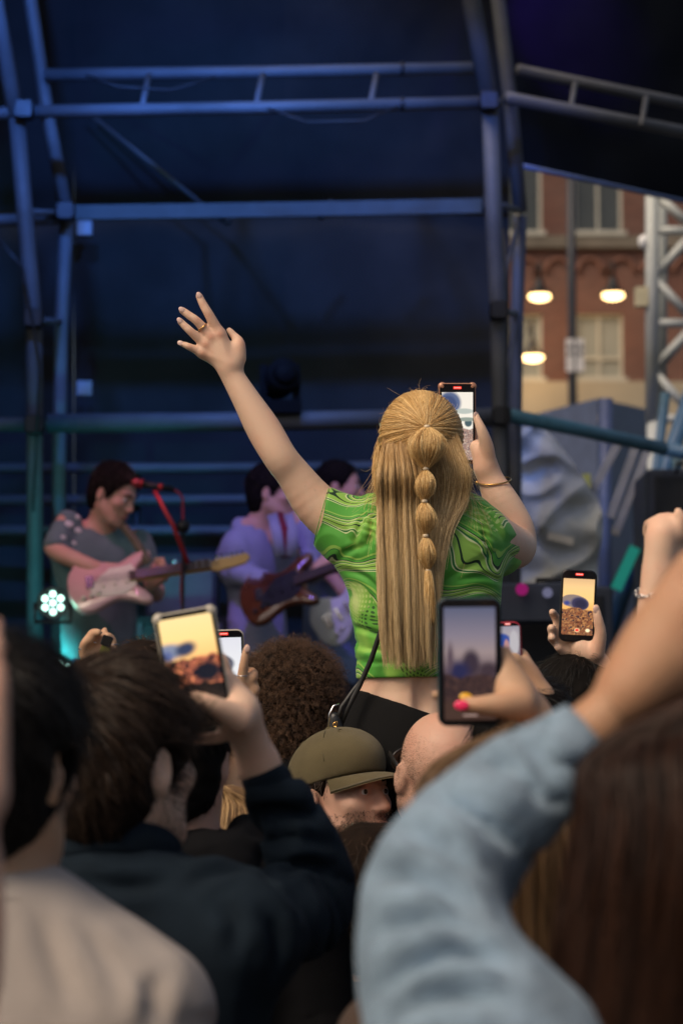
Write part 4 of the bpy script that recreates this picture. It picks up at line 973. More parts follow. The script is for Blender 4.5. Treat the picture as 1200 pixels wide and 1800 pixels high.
def scalp(C, R, s=1.0, thick=.014, front=.055, nape=-.085, side=-.02, vol=(1, 1, 1)):
    """Hair mass on the skull: from the hairline in front to the nape behind."""
    S = Shape(); L = lambda x, y, z: C + R @ (V3(x, y, z) * s)
    S.ell(L(0, -.014, .036), (V3(.075, .096, .088) + thick) * s * V3(*vol), R, .02)
    S.ell(L(0, -.045, -.035), (V3(.060, .052, .060) + thick * .8) * s, R, .03)
    S.cut(L(0, front + .01, .055), R @ unit(V3(0, 1.0, -.55))); S.cut(L(0, 0, nape), R @ unit(V3(0, .15, -1)))
    # clear the face and the ears
    S.ell(L(0, .085, -.05), V3(.085, .085, .075) * s, R, .01, '-')
    for m in (-1, 1): S.ell(L(m * .090, -.006, -.012), V3(.030, .022, .036) * s, R, .006, '-')
    return S, L
def short_hair(root, C, R, matm, mats, s=1.0, n=3500, length=.045, thick=.014, lift=.35, crown=(0, -.06, .12), wild=.35, wave=0.0, rad=.0005, h=.006, **kw):
    S, L = scalp(C, R, s, thick, **kw); V, F = S.mesh(h)
    N = normals(V, F); V = V + N * (.004 * fbm(V * 38, 2, 2))[:, None]
    o = mesh_obj('hair', V, F, matm, root)
    p, nn = sample_surface(V, F, n); cr = L(*crown); K = 7
    d = p - cr; d = d - nn * np.sum(d * nn, 1)[:, None]; d = unit_rows(unit_rows(d) + R[:, 1] * .25 + wild * np.stack([vnoise(p * 22, 1 + i) for i in range(3)], 1) + .15 * rng.normal(size=p.shape))
    t = np.linspace(0, 1, K)[None, :, None]; zl = ((p - C) @ R)[:, 2] / s; Ls = (length * (.6 + .7 * rng.random(n)) * np.clip(.42 + (zl + .05) / .11 * .58, .34, 1))[:, None, None]
    cen = L(0, -.015, .02); out = unit_rows(p - cen)
    Q = (p - nn * .004)[:, None] + Ls * t * d[:, None] + Ls * lift * (t - .75 * t * t) * nn[:, None] - (Ls * Ls * t * t * 3.2) * out[:, None]
    if wave: Q = Q + wave * np.sin(t * 9 + (p @ V3(60, 45, 30))[:, None, None]) * np.cross(d, nn)[:, None]
    lq = (Q - C) @ R / s; bad = np.zeros(len(Q), bool)
    for m in (-1, 1): bad |= (((lq[:, :, 0] - m * .088) / .030) ** 2 + ((lq[:, :, 1] + .010) / .024) ** 2 + ((lq[:, :, 2] + .012) / .036) ** 2 < 1).any(1)
    bad |= ((lq[:, :, 1] > .055) & (lq[:, :, 2] < .02)).any(1)
    hair_obj('hair_strands', Q[~bad], rad, rad * .4, mats, o)
    return o
def stubble(root, info, n, length, mat, zr=(-.135, -.035), ymin=-.005, rad=.0002):
    b_ = info['body']; bv = np.array([v.co for v in b_.data.vertices]) + wloc(b_); bf = np.array([list(f.vertices) for f in b_.data.polygons]); C, R = info['C'], info['R']
    def keep(c):
        l = (c - C) @ R / info['s']; return ((l[:, 2] < zr[1]) & (l[:, 2] > zr[0]) & (l[:, 1] > ymin) & (np.abs(l[:, 0]) < .085)) * 1.0
    p, nn = sample_surface(bv, bf, n, keep); t = np.linspace(0, 1, 4)[None, :, None]
    return hair_obj('beard', p[:, None] + unit_rows(nn * .6 + .4 * rng.normal(size=p.shape) - UPV * .5)[:, None] * t * length, rad, rad * .5, mat, root)
def clumped(ctrl, n, K, spread, clumps, seed, tight=.75, jit=.0012, end=.02):
    """ctrl(u, v) -> (M, n, 3) control polyline for root coordinates u, v; strands gather in clumps towards the tips."""
    r = np.random.default_rng(seed); u, v = r.random((2, n)); cu, cv = r.random((2, clumps))
    d = (u[:, None] - cu) ** 2 * spread[0] + (v[:, None] - cv) ** 2 * spread[1]; i = d.argmin(1); fall = (.55 + .75 * r.random(clumps))[i]
    A = ctrl(u, v); B = ctrl(cu[i], cv[i]); M = A.shape[0]; w_ = np.linspace(0, 1, M)[:, None, None] ** 1.3 * tight * fall[None, :, None]; A = A * (1 - np.clip(w_, 0, .93)) + B * np.clip(w_, 0, .93)
    # resample (Catmull-like) to K points, with random length
    cl_ = 1 - .22 * r.random(clumps) ** 1.6; ln = np.clip((1 - end * np.abs(r.normal(size=n))) * cl_[i], .3, 1)
    t = np.linspace(0, 1, K)[None, :] * ln[:, None] * (M - 1); i0 = np.clip(t.astype(int), 0, M - 2); f = (t - i0)[..., None]
    At = A.transpose(1, 0, 2); g = lambda k_: np.take_along_axis(At, np.clip(k_, 0, M - 1)[..., None], 1)
    p0, p1, p2, p3 = g(i0 - 1), g(i0), g(i0 + 1), g(i0 + 2)
    Q = .5 * (2 * p1 + (p2 - p0) * f + (2 * p0 - 5 * p1 + 4 * p2 - p3) * f ** 2 + (3 * p1 - p0 - 3 * p2 + p3) * f ** 3)
    Q = Q + np.cumsum(r.normal(size=Q.shape), 1) * jit / math.sqrt(K)
    return Q
def nail(parent, tip, d, n, side, mat, s=1.0, w_=.0055, l=.0075, name='fingernail'):
    """Small nail plate lying on the back of a finger tip."""
    d, n = unit(d), unit(n); n = unit(n - d * (n @ d)); sd = np.cross(d, n)
    return mesh_obj(name, *ball(tip, (w_ * s, l * s, .0016 * s), np.stack([sd, d, n], 1), 12, 7), mat, parent)
def ring(parent, c, axis, r, mat, wire=.0012, name='ring', squash=1.0):
    a, b_ = frame_of(axis); pts = [c + a * r * math.cos(t) + b_ * r * squash * math.sin(t) for t in np.linspace(0, 2 * math.pi, 25)[:-1]]
    return mesh_obj(name, *tube(pts, wire, 7, closed=True), mat, parent)
# ------------------------------------------------------------------ the woman on shoulders
WD = 5.0
def q(x, y, dd=0.0): return P(x, y, WD + dd)
root = thing('person', 'blonde woman in a green print crop top riding on shoulders, one arm raised', 'person', q(740, 1420), 'people in the crowd')
woman = root
S = Shape()
def spx(pts, k=.012, flat=None, clip=None): S.px([(x, y, WD + d, r) for x, y, d, r in pts], k, flat, clip)
# raised left arm
spx([(404, 652, .0, 20.5), (412, 667, .0, 21), (433, 703, -.005, 24.5), (463, 754, -.01, 30.5), (492, 803, -.02, 30), (516, 834, -.01, 31), (557, 888, 0, 39.5), (612, 928, 0, 46), (650, 935, .0, 46)], .02)
FN = {}
def finger(name, pts, k=.004):
    spx(pts, k); FN[name] = pts
finger('index', [(350, 520, -.004, 6.4), (357, 535, -.006, 7.6), (368, 554, -.008, 8.6), (386, 588, .0, 10.5)])
finger('middle', [(320, 545, -.006, 6.3), (332, 554, -.008, 7.2), (347, 565, -.01, 7.9), (371, 592, 0, 10)])
finger('ring_f', [(316.5, 564, -.006, 5.9), (325, 573, -.008, 6.8), (337, 584, -.01, 7.6), (361, 605, 0, 9.6)])
finger('pinky', [(318, 603.5, -.006, 4.6), (325, 606, -.008, 5.8), (334, 610, -.01, 6.7), (357, 620, 0, 9)])
finger('thumb', [(403, 580, .016, 5.3), (411, 590, .014, 7), (421, 602, .008, 8.6), (420, 629, .004, 12)], .006)
for x, y, r in ((386, 589, 11), (371, 593, 10.5), (362, 606, 10.5), (357, 620, 9.5)):
    S.cone(q(x, y), q(405 - (606 - y) * .1 - (r < 10) * 4, 642 + (y - 606) * .25), R_(r, WD), R_(14.5, WD), .012)
    S.ell(q(x, y, -.0095), V3(.006, .006, .006), None, .008); S.cone(q(x, y, -.011), q(402, 640, -.019), .0028, .0022, .006)
spx([(416, 612, .004, 10), (412, 640, .002, 14)], .015); spx([(390, 605, 0, 9), (398, 640, 0, 14)], .014)
# right arm with the phone
spx([(835, 942, .02, 46), (868, 950, .05, 45), (897, 962, .13, 40), (906, 957, .17, 37), (903, 930, .18, 35.5), (884, 890, .19, 32.5), (866, 851, .20, 24.5), (855, 824, .20, 20.5)], .02)
PD = .20
spx([(853, 822, PD, 19), (846, 800, PD, 17), (838, 786, PD + .005, 14)], .015)
spx([(858, 812, PD - .01, 14), (855, 785, PD - .02, 12.5), (847, 758, PD - .028, 9.5), (838, 736, PD - .024, 6.6), (836.5, 729, PD - .02, 5)], .008)
for i, (y, x1) in enumerate(((742, 782), (757, 777), (772, 778), (787, 786))):          # fingers wrapped behind the phone
    spx([(842, 802 - i * 3, PD + .012, 11), (833, y + 14, PD + .028, 8), (808, y + 6, PD + .036, 7.5), (x1, y + 2, PD + .028, 6.5)], .006)
# trunk, neck, head
spx([(745, 960, 0, 110), (744, 1040, 0, 112), (738, 1150, 0, 106), (737, 1215, 0, 107), (742, 1262, 0, 120), (748, 1330, 0, 135)], .05, (V3(0, 1, 0), .70))
spx([(650, 935, 0, 42), (745, 905, 0, 48), (840, 940, .01, 42)], .05)
HC = q(741, 797, .0); HR = rotm(8, 2, 0); HS = .98
HL = head_prims(S, HC, HR, HS); neck_prims(S, HC, HR, q(745, 905), .85)
for y in np.linspace(1195, 1245, 5): S.ell(q(741, y, -.098), V3(.008, .012, .02), None, .02, '-')
V, F = S.mesh(.0031, 2)
body = mesh_obj('body', V, F, SK_FAIR, root)
fl_ = np.zeros(len(V))                                                             # reddened knuckles, fingertips and elbow
for x, y, r, a in [(386, 589, .009, .8), (371, 593, .009, .9), (362, 606, .009, .9), (357, 620, .008, .7), (368, 554, .006, .7), (347, 565, .006, .7), (337, 584, .006, .7), (334, 610, .005, .7), (357, 535, .004, .45), (332, 554, .004, .45), (325, 573, .004, .45), (426, 602, .008, .5)]:
    fl_ = np.maximum(fl_, a * np.exp(-(np.linalg.norm((V - q(x, y, -.01))[:, [0, 2]], axis=1) / r) ** 2))
body.data.attributes.new('flush', 'FLOAT', 'POINT').data.foreach_set('value', fl_.astype(np.float32))
eyes(root, HL, HR, HS, HAIRCORE_L)
def nl(nm, i=0, mat=NAIL, back=-1):
    (x0, y0, d0, r0), (x1, y1, d1, r1) = FN[nm][0], FN[nm][1]; t = q(x0, y0, d0); d = t - q(x1, y1, d1); nrm = V3(0, -1, 0)
    nail(body, t + unit(d) * .0005 + nrm * (R_(r0, WD) - .0008), d, nrm, None, mat)
for nm in ('index', 'middle', 'ring_f', 'pinky'): nl(nm)
nail(body, q(836, 729.5, PD - .0265), q(836.5, 729, 0) - q(838, 738, 0), V3(.5, -.85, 0), None, NAIL)
mid = (q(355, 574, -.008), q(347, 565, -.01) - q(371, 592, 0)); rg = ring(root, mid[0], mid[1], .0104, GOLD, .0012)
tag(rg, 'thin rose gold ring')
# bracelets on the right forearm
bc = q(868, 845, .20); bx = unit(unit(q(866, 851, .2) - q(884, 890, .19)) + V3(.30, -.40, 0))
br = ring(root, bc, bx, .0365, GOLD, .0018, 'bracelet', 1.0); mesh_obj('bead', *ball(bc + unit(np.cross(bx, V3(0, -1, 0))) * -.0365, .0045), GOLD, br)
# trousers: hips, thighs over the carrier's shoulders
S = Shape(); 
S.px([(742, 1255, WD, 125), (744, 1300, WD, 140), (748, 1345, WD, 148)], .05, (V3(0, 1, 0), .74))
for m in (-1, 1): 
    S.px([(746 + m * 66, 1345, WD + .02, 88), (746 + m * 88, 1372, WD + .22, 78), (746 + m * 92, 1400, WD + .36, 66)], .04); S.px([(746 + m * 92, 1400, WD + .37, 62), (746 + m * 84, 1760, WD + .36, 44)], .02)
wl_ = unit(V3(.42, 0, 1.0)); S.cut(q(690, 1234), V3(.36, 0, 1.0))
V, F = S.mesh(.007); V = cloth_noise(V, F, .0016, (14, 14, 9), 4)
TRO = cloth_mat('black_trouser_cloth', (.011, .011, .0115), .15, 5, 900, .12); trs = mesh_obj('trousers', V, F, TRO, root)
for m in (-1, 1):
    a = q(746 + m * 84, 1790, .36); Sx = Shape().cone(a - V3(0, .03, 0), a + V3(0, .15, -.05), .042, .034, .02); Vx, Fx = Sx.mesh(.009); mesh_obj('shoe', Vx, Fx, BLACKP, root)
# crop top
S = Shape(); fl = (V3(0, 1, 0), .72)
S.px([(745, 985, WD, 136), (746, 1040, WD, 135), (745, 1085, WD, 128), (743, 1150, WD, 119), (738, 1240, WD, 112)], .05, fl)
S.px([(655, 938, WD, 46), (745, 912, WD, 48), (840, 945, WD + .01, 46)], .05)
S.px([(700, 955, WD, 78), (790, 960, WD, 78)], .05, (V3(0, 1, 0), .9))
S.px([(662, 946, WD, 53), (612, 926, WD, 54), (575, 910, WD, 52), (540, 890, WD, 50)], .03, None, [(q(565.5, 910), unit(V3(-.96, 0, .26)))])
S.px([(648, 985, WD, 46), (612, 952, WD, 43)], .05, None, [(q(565.5, 910), unit(V3(-.96, 0, .26)))])
e0, e1 = q(868, 953, .05), q(897, 966, .14)
S.px([(835, 948, WD + .015, 52), (862, 954, WD + .05, 51), (873, 965, WD + .095, 50)], .03)
S.cut(q(700, 1193), V3(.02, 0, -1))
S.ell(q(745, 880), V3(.068, .075, .035), None, .02, '-')
V, F = S.mesh(.0036, 2)
N = normals(V, F); z = V[:, 2]; x = V[:, 0]
band = np.exp(-((z - q(0, 1168)[2]) / .003) ** 2)                                  # hem band seam
V = V - N * (.0022 * band)[:, None]
for sx, sy in ((652, 905), (842, 918)):                                            # gathered shoulder seams
    c = q(sx, sy); dx = (x - c[0]) / .022; dz = (z - c[2]) / .05; m = np.exp(-dx ** 2 - dz ** 2)
    V = V + N * (m * .0035 * np.sin((z + .35 * x) * 420) + m * .004)[:, None]
tw_ = np.clip((q(0, 1075)[2] - z) / .05, 0, 1) * np.clip((z - q(0, 1175)[2]) / .03, 0, 1)
f = vnoise(np.stack([x * 5, V[:, 1] * 5, z * 30 + x * 7], 1), 3); V = V - N * (np.maximum(0, .35 - np.abs(f)) * .018 * tw_)[:, None]
up_ = np.clip((z - q(0, 1110)[2]) / .05, 0, 1)
f = vnoise(np.stack([x * 9 + z * 6, V[:, 1] * 5, z * 17 - x * 10], 1), 8); V = V - N * (np.maximum(0, .30 - np.abs(f)) * .017 * up_)[:, None]
V = limb_folds(V, F, [(q(650, 940), .055), (q(561, 912), .063)], .0028, 24, 1.2, 4)
V = crease(V, F, [[(598, 1002), (640, 1012), (672, 1045)], [(600, 972), (645, 958)], [(618, 1100), (672, 1116)], [(622, 1136), (690, 1148)], [(884, 1024), (850, 1012), (800, 1022)], [(880, 1052), (820, 1056)], [(640, 900), (622, 960)], [(655, 905), (648, 975)], [(846, 925), (862, 985)]], WD, .0045, .0055)
top = mesh_obj('crop_top', V, F, GREEN, root)
DKG = plain('dark_green_trim', (.012, .07, .02), .6)
def edge_ring(c, axis, rx, rz, mat, wire, up=(0, 0, 1)):
    a = unit(np.cross(axis, up)); b_ = unit(np.cross(a, axis)); pts = [c + a * rx * math.cos(t) + b_ * rz * math.sin(t) for t in np.linspace(0, 2 * math.pi, 33)[:-1]]
    return mesh_obj('sleeve_hem', *tube(pts, wire, 6, closed=True), mat, top)
edge_ring(q(565.5, 906), V3(-.96, 0, .26), .0605, .060, GREEN, .0011)
# bag and strap
bag = thing('shoulder_bag', 'small black shoulder bag with gold clasp at the hip of the woman in green', 'bag', q(600, 1300, -.08))
STR = plain('black_strap', (.012, .012, .012), .5, var=.2, vs=60)
def ribbon(pts, w_, t, side):
    V, F = [], []
    for i, p in enumerate(pts):
        d = unit(pts[min(i + 1, len(pts) - 1)] - pts[max(i - 1, 0)]); s_ = unit(np.cross(d, side)); n_ = unit(np.cross(s_, d))
        V += [p - s_ * w_ / 2, p + s_ * w_ / 2, p + s_ * w_ / 2 + n_ * t, p - s_ * w_ / 2 + n_ * t]
    for i in range(len(pts) - 1):
        for k in range(4): F.append((4 * i + k, 4 * i + (k + 1) % 4, 4 * i + 4 + (k + 1) % 4, 4 * i + 4 + k))
    F += [(3, 2, 1, 0), tuple(len(pts) * 4 - 4 + k for k in range(4))]
    return np.array(V), F
mesh_obj('strap', *ribbon([q(715, 985, -.105), q(690, 1050, -.108), q(668, 1112, -.103), q(652, 1160, -.092), q(632, 1205, -.084), q(612, 1243, -.086), q(597, 1278, -.09)], .0105, .003, V3(0, -1, 0)), STR, bag)
mesh_obj('strap', *ribbon([q(640, 1190, -.08), q(620, 1215, -.082), q(600, 1243, -.09), q(592, 1270, -.093)], .008, .003, V3(0, -1, 0)), STR, bag)
S = Shape().px([(588, 1262, WD - .09, 11), (600, 1330, WD - .09, 26), (625, 1345, WD - .09, 26)], .02, (V3(0, 1, 0), .8)); V, F = S.mesh(.005); mesh_obj('pouch', V, F, plain('black_leather', (.014, .014, .015), .38, var=.2, bump=.0006, bs=220), bag)
mesh_obj('zip', *tube([q(577, 1278, -.118), q(579, 1255, -.118), q(586, 1241, -.116), q(596, 1238, -.114)], .0022, 6), SILVER, bag)
mesh_obj('clasp', *tube([q(586, 1272, -.122), q(592, 1268, -.124), q(591, 1279, -.122), q(585, 1276, -.122)], .002, 6, closed=True), GOLD, bag)

# ---- hair
def hp(x, y, dd): return q(x, y, dd)
EC, ER = HL(0, -.010, .030), np.array([.083, .104, .094]) * HS
def on_head(dirs, k=1.0): 
    return EC + ((dirs * ER * k) @ HR.T)
def sph(th, ph):
    """th: angle from up; ph: 0 = straight back (towards the camera), + to the photo's right."""
    return np.stack([np.sin(th) * np.sin(ph), -np.sin(th) * np.cos(ph), np.cos(th)], -1)
Sx = Shape(); Sx.ell(EC, ER * .985, HR, .02); Sx.cone(q(742, 830, -.03), q(742, 905, -.045), .062, .05, .03)
for m in (-1, 1): Sx.ell(HL(m * .082, .03, -.03), V3(.025, .04, .05), HR, .01, '-')
Sx.ell(HL(0, .09, -.04), V3(.085, .075, .085), HR, .01, '-')
V, F = Sx.mesh(.005); hm = mesh_obj('hair', V, F, HAIRCORE_L, root)
tie = unit(HR.T @ (q(750, 750, -.12) - EC) / ER); tie = unit(tie)
# gathered top layer: strands sweep over the skull to the tie
n = 7600; r_ = np.random.default_rng(5)
u, v = r_.random((2, n))
# starting line: from the left temple over the front hairline to the right temple
ang = (u - .5) * 2 * math.radians(137)
st_d = np.stack([np.sin(ang) * 1.0, .35 + .55 * np.cos(ang) * (1 - .0 * u) - .25 * (np.abs(ang) > 1.6), np.cos(ang) * .8 + .05], -1); st_d[:, 2] -= .30 * np.clip(np.abs(ang) - 1.3, 0, 1); st_d = st_d + (v[:, None] - .5) * np.array([0, -.55, .05]); st_d = unit_rows(st_d)
# keep everything above the split line
K = 14; t = np.linspace(0, 1, K)[None, :, None]; om = np.arccos(np.clip(st_d @ tie, -1, 1))[:, None, None]
sl = (np.sin((1 - t) * om) * st_d[:, None] + np.sin(t * om) * tie) / np.sin(om)
sag = np.sin(np.pi * t) * (np.abs(ang)[:, None, None] / 2.4) ** 2 * .34; sl = sl - sag * np.array([0, 0, 1.0]); sl = unit_rows(sl)
cl = np.round(u * 58) / 58; rad_k = 1.03 + .035 * np.sin(np.pi * t) + (.030 * np.sin(u * 290) * np.sin(np.pi * t[0, :, 0])[:, None]).T[:, :, None] * .6 + .006 * r_.normal(size=(n, 1, 1))
T = EC + ((sl * ER * rad_k) @ HR.T); T = T + np.cumsum(r_.normal(size=T.shape), 1) * .0004
hair_obj('top_strands', T, .00031, .00026, H_BLONDE, hm)
# bubbles of the braid: between the ties
ties = [(750, 750, -.130), (748, 824, -.142), (746, 881, -.148), (748, 942, -.150), (752, 1004, -.150), (757, 1090, -.146)]
half = [30, 16, 15.5, 13.5, 8]; BUB = []
for i, (a, b_) in enumerate(zip(ties[:-1], ties[1:])):
    m = 1900 if i == 0 else 1000; a_, c_ = q(*a), q(*b_); r2 = np.sqrt(r_.random(m)); ph = r_.random(m) * 2 * math.pi; K = 12; t = np.linspace(0, 1, K)
    pk = .54 if i == 0 else .48; w_s = np.sin(np.pi * t ** (1.0 if i else .92)); prof = (.14 + .86 * np.maximum(w_s, 0) ** 1.15) if i < 4 else .35 + .65 * np.sin(np.pi * np.clip(t * .8 + .12, 0, 1))
    gm = .8 + .5 * r_.random((m, 1)); pr2 = np.stack([np.interp(t ** g_[0], t, prof) for g_ in gm]); W = R_(half[i], WD) * pr2 * r2[:, None] * (1 + .10 * np.sin(ph * 5 + i))[:, None]; base = a_ + (c_ - a_) * t[:, None]
    wob = 1 + .12 * r_.normal(size=(m, 1))
    Q = base[None] + (W * wob * np.cos(ph)[:, None])[..., None] * V3(1, 0, 0) + (W * .72 * np.sin(ph)[:, None])[..., None] * V3(0, 1, 0) - (.012 * prof)[None, :, None] * V3(0, 1, 0)
    if i == 4: Q = Q + (t[None, :, None] ** 2) * r_.normal(size=(m, 1, 3)) * .004
    BUB.append(Q + np.cumsum(r_.normal(size=Q.shape), 1) * .0003)
hair_obj('ponytail_strands', np.vstack(BUB), .00031, .00026, H_BLONDE, hm)
for (x, y, d) in ties[:-1]:
    mesh_obj('hair_tie', *lathe([(.0052, -.0035), (.0064, 0), (.0052, .0035)], q(x, y, d - .004), (0, 0, 1), 14), plain('clear_elastic', (.62, .50, .34), .3) if y == 750 else bpy.data.materials['clear_elastic'], hm)
# long back layer, left of the braid
def long_left(u, v):
    xs0 = 664 + u * 92; a = (u - .45) * 1.7
    th = 1.25 + .45 * v + .25 * np.abs(u - .5); p0 = on_head(sph(th, (xs0 - 742) / 88 * 1.15), 1.0)
    lay = -.004 - v * .024 - .010 * np.sin(u * 41) * np.sin(u * 17)
    o = [p0]
    for y, x0, x1, dd in ((835, 663, 757, -.098), (885, 664, 760, -.085), (945, 665, 763, -.098), (1020, 666, 768, -.118), (1090, 668, 768, -.125), (1172, 676, 766, -.122)):
        x_ = x0 + (x1 - x0) * u; o.append(np.stack([(x_ - 600) / FPX * (WD + dd), 0 * u, 0 * u], -1) + (UPV * ((900 - y) / FPX * WD) + FW * (WD + dd) + CAMP)[None] + FW * (lay - .012 * np.sin(u * 3.1))[:, None])
    return np.stack(o)
def tips(Q, f):
    return Q
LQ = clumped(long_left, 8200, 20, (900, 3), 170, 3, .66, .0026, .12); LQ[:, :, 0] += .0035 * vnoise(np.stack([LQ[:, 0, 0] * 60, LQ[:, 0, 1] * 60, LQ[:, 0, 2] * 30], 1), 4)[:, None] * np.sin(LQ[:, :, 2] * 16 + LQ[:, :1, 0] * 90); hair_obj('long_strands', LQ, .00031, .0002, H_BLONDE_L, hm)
def long_right(u, v):
    xs0 = 752 + u * 70; th = 1.2 + .5 * v; p0 = on_head(sph(th, (xs0 - 742) / 88 * 1.2), 1.0); lay = -.004 - v * .018
    o = [p0]
    for y, x0, x1, dd in ((830, 752, 825, -.09), (880, 752, 819, -.08), (930, 753, 794, -.10), (990, 754, 779, -.115), (1060, 756, 772, -.12)):
        x_ = x0 + (x1 - x0) * u; o.append(np.stack([(x_ - 600) / FPX * (WD + dd), 0 * u, 0 * u], -1) + (UPV * ((900 - y) / FPX * WD) + FW * (WD + dd) + CAMP)[None] + FW * lay[:, None])
    return np.stack(o)
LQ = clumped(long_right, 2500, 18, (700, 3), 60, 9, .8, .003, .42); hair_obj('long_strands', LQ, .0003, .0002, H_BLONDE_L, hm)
# front locks falling by the ears, and flyaways
def side_lock(u, v):
    p0 = on_head(sph(.5 + .3 * v, -1.45 + .1 * u), 1.06); o = [p0]
    for y, x0, x1, dd in ((770, 668, 676, -.01), (810, 657, 668, -.02), (850, 656, 672, -.03), (880, 662, 676, -.05)):
        x_ = x0 + (x1 - x0) * u; o.append(np.stack([(x_ - 600) / FPX * (WD + dd), 0 * u, 0 * u], -1) + (UPV * ((900 - y) / FPX * WD) + FW * (WD + dd) + CAMP)[None] + FW * (.02 * v)[:, None])
    return np.stack(o)
hair_obj('side_strands', clumped(side_lock, 420, 12, (30, 1), 8, 4, .5, .003, .35), .0004, .00026, H_BLONDE, hm)
m = 260; d0 = sph(r_.random(m) * 1.5, (r_.random(m) - .5) * 3.4); K = 10; t = np.linspace(0, 1, K)[None, :, None]; p0 = on_head(d0, 1.03)
dr = unit_rows(d0 @ HR.T * .22 + r_.normal(size=(m, 3)) * .6 + V3(0, 0, -.1)); le = (.010 + .028 * r_.random(m) ** 2.5)[:, None, None]
Q = p0[:, None] + dr[:, None] * le * t + r_.normal(size=(m, 1, 3)) * le * .35 * t * t; Q = Q - unit_rows(d0 @ HR.T)[:, None] * le * .45 * t * t; hair_obj('flyaway_strands', Q, .00016, .0001, H_BLONDE, hm)
m = 260; y0 = r_.random(m); s0 = np.where(r_.random(m) < .5, -1, 1); p0 = np.array([q(742 + s * (78 - 4 * yy) , 800 + 110 * yy, -.06) for s, yy in zip(s0, y0)])
dr = unit_rows(np.stack([s0 * (.25 + .3 * r_.random(m)), -.2 * r_.random(m), -np.ones(m)], 1)); le = (.03 + .07 * r_.random(m))[:, None, None]
Q = p0[:, None] + dr[:, None] * le * t + r_.normal(size=(m, 1, 3)) * le * .3 * t * t - V3(1, 0, 0) * (s0[:, None, None] * le * .25 * t * t); hair_obj('flyaway_strands', Q, .00024, .00014, H_BLONDE, hm)

CASE_ROSE = plain('rose_gold_case', (.42, .20, .12), .3, .3, .1); CASE_TEAL = plain('dark_teal_case', (.010, .030, .042), .45); CASE_BLK = plain('black_phone_case', (.012, .013, .016), .35); CASE_CLEAR = plain('clear_phone_case', (.42, .38, .31), .25, var=.1); CASE_RED = plain('red_phone_case', (.30, .012, .03), .4)
phone('phone with amber bumper corners showing the pale sky, held above the blonde woman', (771, 673), (836, 673), (764, 814), WD + PD + .0, CASE_ROSE, pic_white, inset=(.08, .08, .115, .04), bumper=True, bright=.85)

# the man who carries her
cm = person('man carrying the blonde woman on his shoulders, hidden behind her hips', P(746, 1330, WD + .20), 0, 0, skin=SK_MID, shirt=BLACKC, nk=.19, hb=.008, hs=.014, arms=(None, None))
short_hair(cm[0], cm[1]['C'], cm[1]['R'], HAIRCORE_D, H_DARK, n=600)
# ------------------------------------------------------------------ the band on the stage (deck top at z = DECKZ)
def apt(pts): return [(P(x, y, d), R_(r, d)) for x, y, d, r in pts]
def grip(w_, d, n, side, curl=1.0, s=1.0):
    """Hand closed round something: returns a function adding it to a body shape."""
    def f(S):
        D, Nn, sd = unit(d), unit(n), unit(side)
        for o, l in ((.029, .068), (.010, .074), (-.010, .070), (-.027, .056)):
            k_ = w_ + D * .085 * s + sd * o * s; S.cone(w_ + sd * o * .5 * s, k_, .0175 * s, .0115 * s, .012)
            a = k_ + (D * .7 - Nn * .7 * curl) * l * .5 * s; b_ = a + (-Nn * .9 * curl - D * .45) * l * .5 * s
            S.cone(k_, a, .0098 * s, .0088 * s, .004); S.cone(a, b_, .0088 * s, .0072 * s, .004)
        a = w_ + D * .04 * s + sd * .036 * s - Nn * .010 * s; b_ = a + D * .035 * s - Nn * .03 * s - sd * .008 * s
        S.cone(w_ + sd * .014 * s, a, .017 * s, .013 * s, .012); S.cone(a, b_, .0115 * s, .0085 * s, .005)
    return f
